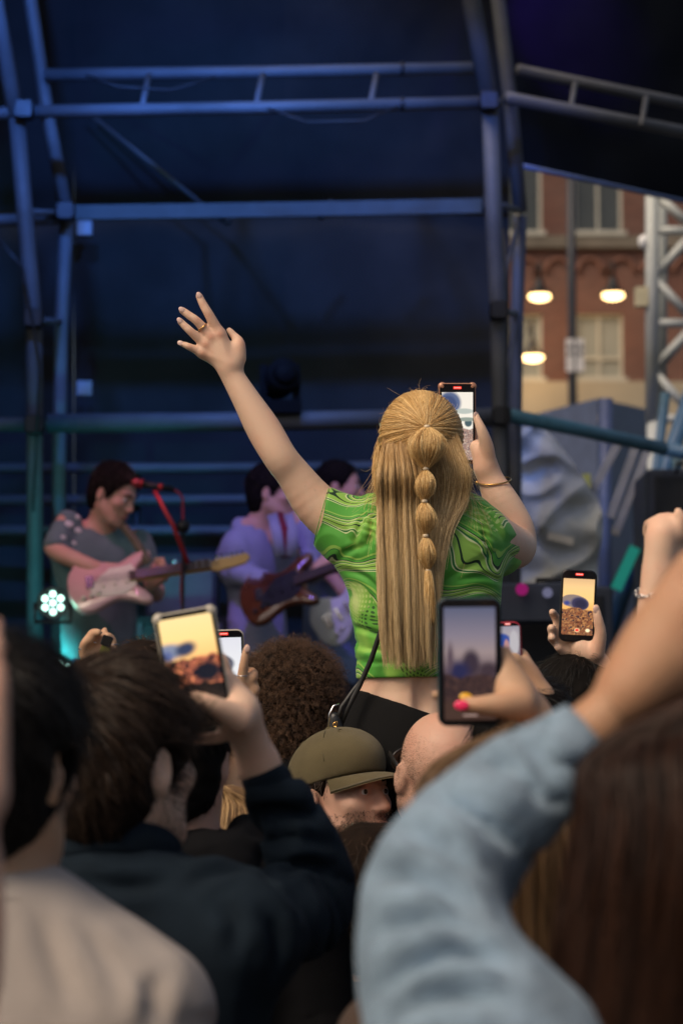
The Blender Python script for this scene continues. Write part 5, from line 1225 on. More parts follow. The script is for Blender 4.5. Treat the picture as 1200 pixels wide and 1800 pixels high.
def guitar(label, body_c, ax, ay, length_px, d, cols, kind='strat', neck_len=.56, head_mat=None, sc_=.86):
    """Solid body guitar: ax from body centre towards the headstock, ay across the strings, upwards."""
    body_m, guard_m, neck_m, hd_m = cols; n_obj = len(COL.objects); ax = unit(ax); ay = unit(ay - ax * (ay @ ax)); nz = np.cross(ax, ay)
    if nz[1] > 0: nz = -nz                                        # front faces the camera
    g = thing('electric_guitar', label, 'guitar', body_c, 'guitars of the band'); F_ = np.stack([ax, ay, nz], 1)
    if kind == 'strat': o = [(-.205, .0), (-.20, .07), (-.165, .135), (-.11, .160), (-.05, .140), (.0, .108), (.05, .110), (.11, .150), (.17, .165), (.195, .150), (.180, .115), (.125, .075), (.120, -.035), (.150, -.075), (.185, -.125), (.180, -.150), (.145, -.150), (.09, -.120), (.03, -.105), (-.03, -.128), (-.09, -.158), (-.15, -.150), (-.19, -.09)]
    else: o = [(-.19, .0), (-.185, .06), (-.15, .115), (-.10, .135), (-.05, .120), (-.01, .088), (.03, .083), (.08, .105), (.125, .115), (.155, .09), (.165, .04), (.165, -.04), (.155, -.09), (.125, -.115), (.08, -.105), (.03, -.083), (-.01, -.088), (-.05, -.120), (-.10, -.135), (-.15, -.115), (-.185, -.06)]
    # smooth closed outline
    q_ = np.array(o); n = len(q_); oo = []
    for i in range(n):
        p0, p1, p2, p3 = q_[i - 1], q_[i], q_[(i + 1) % n], q_[(i + 2) % n]
        for t in (0, .33, .66): oo.append(.5 * (2 * p1 + (p2 - p0) * t + (2 * p0 - 5 * p1 + 4 * p2 - p3) * t * t + (3 * p1 - p0 - 3 * p2 + p3) * t ** 3))
    def pr(out, t0, t1, bev=0.0, off=(0, 0)):
        V, Fa = prism([(a + off[0], b_ + off[1]) for a, b_ in out], body_c, ax, np.cross(nz, ax), t0, t1, bev); return V, Fa
    sgn = 1 if np.cross(nz, ax) @ ay > 0 else -1
    oo = [(a, b_ * sgn) for a, b_ in oo]; Y = lambda v: v * sgn
    mesh_obj('guitar_body', *pr(oo, -.022, .022, .008), body_m, g)
    gd = [(-.09, Y(-.085)), (-.02, Y(-.095)), (.06, Y(-.095)), (.115, Y(-.055)), (.125, Y(.03)), (.10, Y(.085)), (.05, Y(.075)), (.0, Y(.075)), (-.06, Y(.02)), (-.10, Y(-.03))]
    if kind == 'strat': mesh_obj('pickguard', *pr(gd, .0225, .0255), guard_m, g, smooth=False)
    for x in (-.035, .02, .075): mesh_obj('pickup', *box(body_c + ax * x + nz * .029, (.016, .07, .010), F_), SILVER if kind != 'strat' else guard_m, g, smooth=False)
    mesh_obj('bridge', *box(body_c - ax * .10 + nz * .029, (.035, .075, .012), F_), SILVER, g, smooth=False)
    for k in range(3): mesh_obj('control_knob', *lathe([(.011, 0), (.010, .014), (.001, .015)], body_c + ax * (-.06 - .035 * k) - ay * (.07 + .012 * k) + nz * .024, nz, 12), guard_m, g)
    a = body_c + ax * .09 + nz * .026; b_ = body_c + ax * (.17 + neck_len) + nz * .026; m = (a + b_) / 2
    nk = mesh_obj('neck', *box(m, (np.linalg.norm(b_ - a), .050, .022), F_), neck_m, g, smooth=False)
    mesh_obj('fretboard', *box(m + nz * .0135, (np.linalg.norm(b_ - a), .052, .005), F_), hd_m, nk, smooth=False)
    for k in range(16):
        x = .17 + neck_len - (neck_len + .08) * (1 - .5 ** (k / 12)) * 1.55
        if x > .10: mesh_obj('fret', *box(body_c + ax * x + nz * (.026 + .017), (.0022, .05, .002), F_), SILVER, nk, smooth=False)
    h0 = .17 + neck_len; ho = [(h0, Y(-.024)), (h0 + .03, Y(-.034)), (h0 + .10, Y(-.024)), (h0 + .165, Y(-.012)), (h0 + .190, Y(.020)), (h0 + .175, Y(.050)), (h0 + .145, Y(.046)), (h0 + .09, Y(.038)), (h0 + .04, Y(.040)), (h0, Y(.024))]
    hd = mesh_obj('headstock', *pr(ho, .008, .024, .003), head_mat or neck_m, g, smooth=False)
    for k in range(6): mesh_obj('tuning_peg', *tube([body_c + ax * (h0 + .035 + .024 * k) + ay * .028 + nz * .016, body_c + ax * (h0 + .035 + .024 * k) + ay * .066 + nz * .016], [.004, .007], 8), SILVER, hd)
    for k in range(6):
        y = (k - 2.5) * .0078; mesh_obj('string', *tube([body_c - ax * .10 + ay * y + nz * .044, body_c + ax * (h0 + .04) + ay * y * .8 + nz * .042], .0007, 5), STEEL, g)
    g.scale = (sc_,) * 3
    return g
GSHIRT = cloth_mat('grey_green_shirt', (.12, .18, .18), .2); PALE = plain('pale_floral_print', (.55, .55, .52), .8, var=.2, vs=60)
JACKET = cloth_mat('pale_blazer', (.27, .28, .38), .12); DRED = cloth_mat('dark_red_shirt', (.16, .015, .03), .2); LBLUE = cloth_mat('light_blue_shirt', (.20, .26, .42), .2); GREYT = cloth_mat('grey_green_trousers', (.16, .19, .18), .2)
PINKG = plain('shell_pink_lacquer', (.62, .36, .34), .18, var=.05, coat=.5); CREAMG = plain('cream_guard', (.62, .60, .46), .3, var=.05); MAPLE = plain('maple', (.50, .30, .11), .35, var=.12, vs=18); ROSEW = plain('rosewood', (.05, .026, .018), .5); SUNB = plain('sunburst_lacquer', (.10, .03, .012), .18, var=.6, vs=4, coat=.5); WHITEG = plain('white_lacquer', (.66, .66, .62), .2, var=.05, coat=.5)
# guitarist
gd_ = 10.0
gC = P(199, 868, gd_)
wr, wl2 = P(186, 1003, gd_ - .16), P(262, 1030, gd_ - .20)
g1, gi = person('guitarist in a grey green short sleeved shirt looking down, pink guitar', gC, 118, -24, 0, 1.0, byaw=150, skin=SK_PINK, shirt=GSHIRT, tr=JEANS, sleeve=(.42, .42), floor=DECKZ, hb=.006, hs=.011, face=True, lean=(-.045, .05), nk=.16, fold=.008, down=-.5, loose=.006, sw=.175, drop=.07,
    arms=(apt([(243, 953, gd_ + .12, 21), (262, 1005, gd_ + .10, 17.5), (274, 1042, gd_ + .03, 16), (268, 1036, gd_ - .09, 13.5), (264, 1028, gd_ - .19, 11.5)]), apt([(120, 920, gd_, 20), (101, 950, gd_ - .08, 18), (98, 968, gd_ - .12, 17), (150, 992, gd_ - .2, 14.5), (183, 1003, gd_ - .2, 11.5)])),
    hands=(grip(P(263, 1026, gd_ - .19), V3(.35, -.2, .25), V3(.6, -.5, -.4), V3(-.3, 0, 1), 1.0), grip(P(183, 1003, gd_ - .2), V3(1, -.1, -.35), V3(.1, -1, .2), V3(.3, -.2, 1), .7)))
short_hair(g1, gC, gi['R'], HAIRCORE_D, H_BROWN, n=1500, length=.035, h=.008, thick=.013)
for x, y, r in ((126, 925, 9), (140, 935, 7), (118, 950, 6), (145, 905, 6), (200, 925, 6), (135, 958, 5)):
    sv = [o for o in g1.children if o.name.startswith('shirt')][0]; vv = np.array([v.co for v in sv.data.vertices]) + wloc(sv); vn = np.array([v.normal for v in sv.data.vertices])
    i = np.argmin(np.linalg.norm((vv - P(x, y, gd_))[:, [0, 2]], axis=1) + .5 * (vv[:, 1] - vv[:, 1].min())); a_, b2 = frame_of(vn[i])
    mesh_obj('shirt_flower', *ball(vv[i], (R_(r, gd_), R_(r * .8, gd_), .006), np.stack([a_, b2, vn[i]], 1)), PALE, g1)
guitar('shell pink electric guitar with cream guard held by the guitarist in grey green', P(196, 1026, gd_ - .27), P(405, 995, gd_ - .26) - P(196, 1026, gd_ - .27), V3(-.12, .75, 1), 0, gd_, (PINKG, CREAMG, MAPLE, ROSEW), 'strat', .30, MAPLE)
sp_ = [P(262, 990, gd_ - .25), P(252, 974, gd_ - .20), P(238, 952, gd_ - .125), P(226, 936, gd_ - .075), P(214, 922, gd_ - .02), P(200, 912, gd_ + .08)]
tag(mesh_obj('guitar_strap', *ribbon(sp_, .034, .004, V3(0, -1, 0)), plain('olive_strap', (.09, .085, .05), .7), None, loc=sp_[2]), 'olive brown strap running over the shoulder of the grey green shirted guitarist', 'strap')
# bass player
bd_ = 10.5; bC = P(478, 866, bd_)
g2, bi = person('bass player in a pale blazer and dark red shirt, seen from the side, singing', bC, 100, -6, 0, 1.0, byaw=128, skin=SK_PINK, shirt=JACKET, tr=GREYT, sleeve=(.93, .93), floor=DECKZ, hb=.006, hs=.011, face=True, loose=.009, lean=(-.04, .03), nk=.17, fold=.010, drop=.08, sw=.165, ch=.9,
    arms=(apt([(520, 918, bd_ + .02, 20), (540, 975, bd_ - .05, 18), (548, 1005, bd_ - .15, 16), (560, 1000, bd_ - .32, 12)]), apt([(427, 932, bd_ - .02, 18), (407, 972, bd_ - .06, 17), (408, 1000, bd_ - .1, 18), (460, 1022, bd_ - .24, 14.5), (492, 1030, bd_ - .26, 11.5)])),
    hands=(grip(P(560, 1000, bd_ - .32), V3(.5, -.2, .1), V3(.6, -.5, -.4), V3(-.3, 0, 1)), grip(P(492, 1030, bd_ - .26), V3(1, -.1, -.2), V3(.1, -1, .3), V3(.2, -.2, 1), .7)))
short_hair(g2, bC, bi['R'], HAIRCORE_D, H_BROWN, n=1500, length=.035, h=.008, thick=.014)
mesh_obj('shirt_front', *tube([P(490, 905, bd_ - .10), P(498, 935, bd_ - .165), P(503, 980, bd_ - .18)], [.024, .032, .024], 10), DRED, g2)
for s, x0, x1 in ((0, 478, 492), (1, 506, 512)): mesh_obj('lapel', *ribbon([P(x0, 905, bd_ - .12), P(x0 + 8, 935, bd_ - .19), P(x1, 978, bd_ - .205)], .045, .006, V3(0, -1, 0)), JACKET, g2)
guitar('dark sunburst bass guitar held by the player in the pale blazer', P(492, 1040, bd_ - .35), P(640, 985, bd_ - .42) - P(492, 1040, bd_ - .35), V3(.2, .6, 1), 0, bd_, (SUNB, BLACKP, ROSEW, ROSEW), 'strat', .42, ROSEW)
# third player
td = 11.0; tC = P(596, 858, td)
g3, ti = person('singer with cropped hair half hidden behind the raised arm, white guitar', tC, 98, 0, 0, 1.0, byaw=135, skin=SK_PINK, shirt=LBLUE, tr=JEANS, sleeve=(.4, .4), floor=DECKZ, hb=.008, hs=.012, face=True,
    arms=(apt([(632, 925, td, 20), (640, 985, td - .1, 17), (625, 1010, td - .3, 12)]), apt([(560, 925, td, 22), (545, 985, td - .06, 18), (580, 1010, td - .24, 14), (602, 1040, td - .3, 11)])),
    hands=(grip(P(625, 1010, td - .3), V3(.3, -.2, .3), V3(.5, -.5, -.4), V3(-.3, 0, 1)), grip(P(602, 1040, td - .3), V3(1, -.1, -.2), V3(.1, -1, .3), V3(.2, -.2, 1), .7)))
short_hair(g3, tC, ti['R'], HAIRCORE_D, H_BROWN, n=900, length=.02, h=.008, thick=.010)
guitar('white guitar of the half hidden singer beside the green top', P(608, 1075, td - .38), P(740, 985, td - .42) - P(608, 1075, td - .38), V3(.5, 0, 1), 0, td, (WHITEG, CREAMG, ROSEW, ROSEW), 'round', .42)
# microphone stand with boom
md = 9.7; ms = thing('microphone_stand', 'slim microphone stand with boom and cable beside the guitarist', 'microphone stand', (P(322, 1200, md)[0], P(322, 1200, md)[1], DECKZ)); REDM = plain('red_light_metal', (.42, .03, .035), .35, .6)  # red light on microphone and boom is put into the metal's colour
fx, fy = P(322, 1200, md)[:2]
mesh_obj('pole', *tube([V3(fx, fy, DECKZ + .02), P(322, 925, md)], R_(3, md), 10), BLACKM, ms); mesh_obj('base', *lathe([(.14, 0), (.14, .015), (.03, .03), (.02, .06)], V3(fx, fy, DECKZ), n=20), BLACKM, ms)
mesh_obj('boom', *tube([P(330, 990, md - .02), P(305, 925, md), P(271, 862, md)], R_(4.2, md), 10), REDM, ms); mesh_obj('clutch', *ball(P(322, 925, md), .028), BLACKM, ms)
mesh_obj('cable', *tube([P(300, 860, md), P(312, 864, md), P(321, 875, md), P(322, 960, md), P(318, 1040, md), P(330, 1180, md)], R_(2.3, md), 8), plain('red_cable', (.25, .01, .03), .5), ms)
mic = thing('microphone', 'red lit microphone on the boom in front of the guitarist\'s face', 'microphone', P(268, 854, md))
mesh_obj('grille', *ball(P(240, 849, md), (R_(11, md), R_(8.5, md), R_(8.5, md))), plain('mic_grille', (.35, .05, .06), .4, .7), mic)  # grille colour carries the red light as well
mesh_obj('handle', *tube([P(248, 850, md), P(275, 855, md), P(306, 860, md)], [R_(7, md), R_(6, md), R_(4.5, md)], 12), BLACKM, mic); mesh_obj('collar', *tube([P(247, 850, md), P(251, 850.7, md)], R_(8.5, md), 12), REDM, mic); mesh_obj('switch_ring', *tube([P(278, 855.5, md), P(286, 857, md)], R_(6.5, md), 12), REDM, mic)
# ------------------------------------------------------------------ the crowd
NAVY = cloth_mat('navy_jacket_cloth', (.012, .020, .030), .3, 8, 900, .05, .8, .0008); BEIGE = cloth_mat('beige_jersey', (.42, .365, .33), .08, 4, 1200, .1); DENIM = cloth_mat('pale_denim', (.25, .345, .44), .30, 18, 700, .1, .85, .001); HOODIE = cloth_mat('black_hoodie', (.006, .006, .007), .2, 8, 900, .05); OLIVE = cloth_mat('olive_twill', (.115, .092, .046), .14, 10, 1100, .1); BROWNC = cloth_mat('brown_top', (.09, .06, .045), .2); GREYC = cloth_mat('grey_top', (.10, .10, .105), .2)
def arm_px(S_, pts, rk=1.0): return [(P(x, y, d), R_(r, d)) for x, y, d, r in pts]
def addpx(*chains):
    def f(S):
        for c in chains:
            k = .010
            if not isinstance(c[0], tuple): k, c = c[0], c[1:]
            S.px(list(c), k)
    return f
# --- F: young man in the navy jacket filming with a clear cased phone
d = 3.2; C = P(213, 1340, d)
fe = [(420, 1615, d, 56), (500, 1600, d + .14, 46), (548, 1565, d + .24, 36), (512, 1460, d + .22, 31), (455, 1345, d + .19, 32)]
h = d + .12
fhand = addpx((.02, (455, 1345, d + .19, 34), (437, 1298, d + .17, 34), (418, 1250, h + .02, 36)), (.02, (418, 1255, h + .02, 34), (400, 1205, h + .04, 24)),
    (.012, (420, 1265, h - .01, 26), (382, 1244, h - .035, 19), (352, 1231, h - .045, 15.5), (338, 1226, h - .045, 12)),
    (.006, (398, 1205, h + .05, 16), (392, 1165, h + .055, 13), (370, 1150, h + .06, 12), (330, 1158, h + .06, 10)), (.006, (402, 1225, h + .055, 16), (394, 1195, h + .06, 13), (350, 1190, h + .065, 12), (320, 1196, h + .06, 10)), (.006, (404, 1245, h + .055, 15), (380, 1235, h + .06, 13), (340, 1235, h + .065, 11)),
    (.006, (410, 1275, h + .03, 18), (385, 1296, h + .03, 12), (345, 1299, h + .02, 11), (315, 1297, h + .02, 9.5)))
pF, iF = person('young man with tousled dark brown hair in a navy jacket, filming', C, 38, 4, 0, 1.03, byaw=22, shirt=NAVY, sleeve=(1.0, 1.0), arms=(None, arm_px(0, fe)), hands=(None, fhand), nk=.16, folds=([[(444, 1429), (496, 1424), (568, 1455)], [(460, 1481), (517, 1470), (589, 1491)], [(465, 1543), (517, 1517), (594, 1532)], [(331, 1558), (393, 1527), (465, 1543), (517, 1589)], [(382, 1589), (413, 1620), (413, 1672)], [(475, 1610), (491, 1662), (486, 1713)], [(540, 1590), (560, 1640), (545, 1720)], [(120, 1540), (200, 1560), (300, 1552)]], 3.15, .012, .010), nbp=P(205, 1565, d + .0), hb=.0048, hs=.0075, loose=.022, fold=.010,
    sleeve_r=(None, arm_px(0, [(405, 1625, d, 88), (490, 1615, d + .14, 84), (548, 1575, d + .24, 74), (520, 1470, d + .22, 66), (462, 1362, d + .19, 40)])))
short_hair(pF, C, iF['R'], HAIRCORE_B, H_BROWN, 1.03, n=5600, length=.060, thick=.018, lift=.42, crown=(.0, -.075, .115), wild=.5, front=.075, nape=-.10, rad=.0006)
stubble(pF, iF, 2600, .006, H_BROWN)
nb = iF['nb']; col = []
for t in np.linspace(0, 2 * math.pi, 25)[:-1]: col.append(nb + V3(math.cos(t) * .078, math.sin(t) * .075 - .005, .045 - .012 * math.sin(t)))
V, F = tube(col, .010, 8, closed=True); V[:, 2] = nb[2] + .045 + (V[:, 2] - nb[2] - .045) * 2.4; mesh_obj('collar', V, F, NAVY, pF)
w0, w1 = P(455, 1345, d + .19), P(515, 1460, d + .22); mesh_obj('cuff', *tube([P(459, 1355, d + .19), P(462, 1362, d + .19), P(474, 1386, d + .195), P(478, 1394, d + .195)], [R_(39, d), R_(42.5, d), R_(47, d), R_(45, d)], 28), NAVY, pF)
phone('phone in a worn clear case showing an orange sunset, held by the navy jacketed man', (268, 1083), (376, 1064), (309, 1292), h, CASE_CLEAR, pic_warm, inset=(.07, .07, .05, .24), tagged=False, bright=.95, thick=.011, bumper=True)
# --- G: black haired person in a beige T-shirt
d = 2.7; C = P(-5, 1345, d); nbG = P(6, 1625, d)
pG, iG = person('black haired person in a plain beige T-shirt at the bottom left', C, 24, 0, 0, 1.0, byaw=10, skin=SK_MID, shirt=BEIGE, sleeve=(.4, .4), nbp=nbG, hb=.006, hs=.008, sw=.165, fold=.010, loose=.024, drop=.10, folds=([[(150, 1636), (196, 1703), (227, 1791)], [(67, 1610), (98, 1693), (129, 1765)], [(284, 1703), (269, 1765), (250, 1830)], [(200, 1660), (260, 1740), (300, 1810)]], 2.65, .007, .011))
short_hair(pG, C, iG['R'], HAIRCORE_D, H_DARK, 1.0, n=3800, length=.06, thick=.025, lift=.30, front=.09, nape=-.115, rad=.0006, wild=.25)
cr = [nbG + V3(math.cos(t) * .082, math.sin(t) * .08 - .01, .018 - .015 * math.sin(t)) for t in np.linspace(0, 2 * math.pi, 25)[:-1]]; mesh_obj('neck_rib', *tube(cr, .008, 8, closed=True), BEIGE, pG)
# --- H: raised forearm at the very left edge
d = 1.9; C = P(-640, 1330, d)
ha = arm_px(0, [(-500, 1760, d, 90), (-200, 2050, d, 80), (-42, 1720, d - .02, 48), (-50, 1400, d - .02, 42)])
pH, iH = person('person outside the left edge whose bare raised forearm shows as a blurred strip', C, 0, skin=SK_PINK, shirt=GREYC, sleeve=(.4, .2), arms=(None, ha), hands=(None, lambda S: std_hand(S, ha[-1][0], V3(-.12, .1, 1), V3(0, -1, .1), V3(-1, 0, 0))), nk=.18, hb=.008, hs=.014, nbp=P(-640, 1580, d))
short_hair(pH, C, iH['R'], HAIRCORE_D, H_BROWN, n=900)
# --- I: man in the black hoodie
d = 3.9; C = P(312, 1335, d)
pI, iI = person('dark haired man in a black hoodie between navy jacket and blonde head', C, 8, 0, 0, 1.0, skin=SK_PINK, shirt=HOODIE, sleeve=(1.0, 1.0), hb=.006, hs=.010, nbp=P(338, 1535, d), loose=.024, sw=.17)
short_hair(pI, C, iI['R'], HAIRCORE_D, H_DARK, n=2500, thick=.016, nape=-.10)
S = Shape(); nb = iI['nb']
for t in np.linspace(math.pi * .95, math.pi * 2.05, 9): S.ell(nb + V3(math.cos(t) * .092, math.sin(t) * .085, .045 - .03 * math.sin(t) * -1), V3(.038, .038, .042), None, .03)
S.cone(nb + V3(-.05, -.09, .0), nb + V3(.05, -.09, .0), .055, .055, .04); S.cone(nb + V3(0, -.10, -.02), nb + V3(0, -.09, -.12), .06, .03, .04)
V, F = S.mesh(.006); V = cloth_noise(V, F, .006, (16, 16, 22), 4); mesh_obj('hood', V, F, HOODIE, pI)
# --- J: blonde woman filming, her phone behind the clear cased one
d = 4.25; C = P(402, 1516, d); ph = 4.52
ja = arm_px(0, [(470, 1680, d, 42), (450, 1560, d + .14, 36), (413, 1420, ph - .03, 25), (424, 1290, ph, 19)])
jh = addpx((.014, (424, 1290, ph, 19), (430, 1240, ph, 21), (432, 1205, ph, 20)), (.006, (424, 1205, ph - .015, 11), (428, 1170, ph - .022, 8.5), (432, 1148, ph - .022, 7.5), (434, 1137, ph - .02, 5.5)),
    (.006, (438, 1202, ph - .005, 11), (445, 1188, ph - .01, 9), (440, 1180, ph + .02, 8), (405, 1178, ph + .028, 7)), (.006, (440, 1222, ph - .005, 11), (449, 1212, ph - .01, 8.5), (440, 1205, ph + .02, 8), (400, 1200, ph + .028, 7)), (.006, (440, 1240, ph - .005, 10), (447, 1234, ph - .01, 8), (438, 1228, ph + .02, 7), (405, 1224, ph + .028, 6)), (.008, (418, 1235, ph - .01, 12), (404, 1215, ph - .02, 9), (396, 1200, ph - .02, 7)))
pJ, iJ = person('blonde woman low in the crowd holding up a phone, rings on her fingers', C, 10, 0, 0, .95, skin=SK_MID, shirt=BROWNC, sleeve=(.6, .35), arms=(None, ja), hands=(None, jh), hb=.0042, hs=.010, nk=.18)
S, L = scalp(C, iJ['R'], .95, .018, nape=-.12); V, F = S.mesh(.006); o = mesh_obj('hair', V, F, HAIRCORE_L, pJ)
def long_back(C, R, s, w_, drop, n, K=12, seed=2, bulge=.012, part=0.0):
    r_ = np.random.default_rng(seed); u, v = r_.random((2, n)); a = (u - .5) * 3.9; L = lambda x, y, z: C + R @ (V3(x, y, z) * s)
    st = np.stack([part + .01 * (v - .5) + 0 * u, .06 - .15 * v, np.full(n, .138)], -1)
    rad = 1.0 + .10 * r_.random(n)
    mid1 = np.stack([.070 * np.sin(a) * 1.25, -.014 - .085 * np.cos(a) * .9, .10 - .02 * np.abs(np.sin(a))], -1) * rad[:, None]
    mid2 = np.stack([.098 * np.sin(a), -.016 - .112 * np.cos(a), .02 + 0 * u], -1) * rad[:, None]
    mid3 = np.stack([(.096 * np.sin(a)) * w_, -.022 - .10 * np.cos(a), -.10 + 0 * u], -1) * rad[:, None]
    en = np.stack([(.098 * np.sin(a)) * w_ * 1.08, -.055 - .07 * np.cos(a) - .02 * v, -drop * (.8 + .3 * r_.random(n))], -1)
    A = np.stack([st, mid1, mid2, mid3, .5 * (mid3 + en), en])
    i = np.round(u * 46) / 46
    t = np.linspace(0, 1, K) * 5; i0 = np.clip(t.astype(int), 0, 4); f = (t - i0)[:, None, None]
    g = lambda k_: A[np.clip(k_, 0, 5)]; p0, p1, p2, p3 = g(i0 - 1), g(i0), g(i0 + 1), g(i0 + 2)
    Q = .5 * (2 * p1 + (p2 - p0) * f + (2 * p0 - 5 * p1 + 4 * p2 - p3) * f ** 2 + (3 * p1 - p0 - 3 * p2 + p3) * f ** 3)
    Q = Q.transpose(1, 0, 2) + np.cumsum(r_.normal(size=(n, K, 3)), 1) * .0012
    return C + (Q * s) @ R.T
hair_obj('hair_strands', long_back(C, iJ['R'], .95, 1.0, .30, 2600, seed=3), .0006, .0004, H_SAND, o)
ring(pJ, P(426, 1188, ph - .018), UPV, .0098, SILVER, .0011); ring(pJ, P(447, 1213, ph - .008), V3(.5, .3, .6), .0096, SILVER, .0011)
nail(pJ, P(434.5, 1141, ph - .0305), P(434, 1137, 1) - P(432, 1148, 1), V3(.1, -1, 0), None, NAIL)
phone('phone with a cream edge showing pale grey sky, held by the low blonde woman', (358, 1108), (428, 1106), (362, 1248), ph, CASE_CLEAR, pic_pale, inset=(.07, .07, .10, .04), bright=.85)
band = ring(pJ, P(412, 1405, ph - .03), P(413, 1420, d + .06) - P(424, 1290, d + .02), .0275, plain('brown_leather', (.10, .05, .025), .6), .004, 'wristband')
# --- L: hand with rings holding a small black and olive gadget
d = 4.4; C = P(258, 1262, d); hd = d - .02
la = arm_px(0, [(175, 1440, d, 46), (150, 1400, d + .05, 38), (160, 1290, d + .0, 25), (168, 1205, hd, 20)])
lh = addpx((.014, (168, 1205, hd, 20), (170, 1180, hd, 22), (172, 1158, hd, 20)), (.006, (152, 1158, hd, 12), (148, 1140, hd - .01, 10), (152, 1128, hd - .02, 9), (162, 1122, hd - .02, 8)), (.006, (164, 1150, hd, 12), (160, 1126, hd - .01, 10.5), (164, 1113, hd - .02, 9), (174, 1112, hd - .03, 7)),
    (.006, (178, 1150, hd, 12), (180, 1126, hd - .005, 9), (182, 1113, hd - .005, 7.5), (185, 1106, hd - .005, 5)), (.006, (193, 1158, hd, 12), (198, 1138, hd - .01, 9.5), (195, 1122, hd - .01, 8), (188, 1118, hd - .02, 6)), (.008, (190, 1175, hd - .01, 13), (200, 1150, hd - .02, 9), (194, 1140, hd - .03, 7)))
pL, iL = person('brown haired person raising a ringed hand behind the navy jacketed man', C, 5, 0, 0, .98, skin=SK_MID, shirt=BLACKC, sleeve=(1.0, .5), arms=(la, None), hands=(lh, None), hb=.0045, hs=.011)
short_hair(pL, C, iL['R'], HAIRCORE_B, H_BROWN2, .98, n=2500, length=.06, thick=.02)
ring(pL, P(161, 1130, hd - .01), V3(.1, 0, 1), .0118, SILVER, .0014); ring(pL, P(149, 1142, hd - .008), V3(.1, 0, 1), .0112, SILVER, .0014); ring(pL, P(197.5, 1134, hd - .01), V3(-.1, 0, 1), .0108, SILVER, .0012)
gz = thing('gadget', 'small black and olive gadget held between ringed fingers', 'gadget', P(186, 1135, hd - .035)); R3 = np.stack([unit(V3(1, 0, -.35)), V3(0, 1, 0), unit(V3(.35, 0, 1))], 1)
mesh_obj('top', *prism(rrect(.019, .019, .003, 3), P(188, 1127, hd - .045), R3[:, 0], R3[:, 2], -.006, .006, .001), GLASSB, gz, smooth=False); mesh_obj('shell', *prism(rrect(.017, .024, .003, 3), P(184, 1146, hd - .043), R3[:, 0], R3[:, 2], -.006, .006, .001), plain('olive_plastic', (.14, .14, .012), .35), gz, smooth=False)
# --- E: curly brown hair
d = 5.9; C = P(512, 1242, d)
pE, iE = person('person with a large round head of curly brown hair left of the green top', C, 0, 0, 0, 1.0, skin=SK_TAN, shirt=BLACKC, sleeve=(1.0, 1.0), hb=.007, hs=.011)
S = Shape(); S.ell(C + V3(0, -.01, .045), V3(.118, .115, .11), None, .03); S.ell(C + V3(0, -.035, -.06), V3(.10, .075, .08), None, .03); S.ell(C + V3(0, .11, -.06), V3(.09, .07, .09), None, .02, '-'); V, F = S.mesh(.008); N = normals(V, F); V = V + N * (.010 * fbm(V * 30, 3))[:, None]; o = mesh_obj('hair', V, F, HAIRCORE_B, pE)
n = 9500; p, nn = sample_surface(V, F, n); K = 16; t = np.linspace(0, 1, K)[None, :, None]; r_ = np.random.default_rng(8)
dr = unit_rows(nn + .45 * r_.normal(size=(n, 3)) + V3(0, 0, -.12)); le = (.018 + .030 * r_.random(n))[:, None, None]; a = unit_rows(np.cross(dr, r_.normal(size=(n, 3)))); b_ = np.cross(dr, a); w_ = (12 + 8 * r_.random(n))[:, None, None]; ph0 = (r_.random(n) * 6.3)[:, None, None]; cr_ = (.0028 + .0022 * r_.random(n))[:, None, None]
Q = p[:, None] - nn[:, None] * .006 + dr[:, None] * le * t * (1 - .1 * t) + cr_ * t ** .5 * (np.cos(w_ * t + ph0) * a[:, None] + np.sin(w_ * t + ph0) * b_[:, None]) + V3(0, 0, -.35) * (le * t) ** 2 * 8
hair_obj('hair_strands', Q, .00030, .0002, H_AFRO, o)
# --- cap man
d = 4.85; C = P(601, 1404, d); yaw = 131
pC, iC = person('man in an olive baseball cap turned to the right, face partly visible', C, yaw, 9, 0, 1.0, byaw=80, skin=SK_PINK, shirt=BLACKC, sleeve=(1.0, 1.0), face=True, hb=.0036, hs=.010, brows=HAIRCORE_B, gaze=.15)
R = iC['R']; L = iC['L']
So, Lo = scalp(C, R, 1.02, .006, front=.03, nape=-.09); V, F = So.mesh(.005); oh = mesh_obj('hair', V, F, HAIRCORE_B, pC)
p, nn = sample_surface(V, F, 1500); t = np.linspace(0, 1, 5)[None, :, None]; dr = unit_rows(-UPV + .3 * rng.normal(size=p.shape) + nn * .3); hair_obj('hair_strands', p[:, None] + dr[:, None] * t * .018, .0005, .0003, H_BROWN, oh)
p, nn = sample_surface(np.array([v.co for v in iC['body'].data.vertices]) + wloc(iC['body']), np.array([list(f.vertices) for f in iC['body'].data.polygons]), 1400, lambda c: ((((c - C) @ R)[:, 2] < -.035) & (((c - C) @ R)[:, 2] > -.135) & (((c - C) @ R)[:, 1] > -.005) & (np.abs(((c - C) @ R)[:, 0]) < .085)) * 1.0)
hair_obj('beard', p[:, None] + unit_rows(nn + .4 * rng.normal(size=p.shape) - UPV * .4)[:, None] * t * .007, .0004, .0002, H_BROWN2, pC)
cap = thing('baseball_cap', 'olive baseball cap with a curved brim on the man turned to the right', 'cap', L(0, 0, .06))
Rt = R @ rotm(0, 9, 0) if False else R
S = Shape(); cc = L(0, -.012, .048); S.ell(cc, V3(.086, .104, .090), R, .01); S.ell(L(0, .02, .075), V3(.074, .080, .060), R, .03); S.cut(L(0, 0, .030), R @ unit(V3(0, .12, -1))); S.ell(L(0, -.012, .02), V3(.078, .098, .06), R, .004, '-')
V, F = S.mesh(.004); cm_ = mesh_obj('crown', V, F, OLIVE, cap)
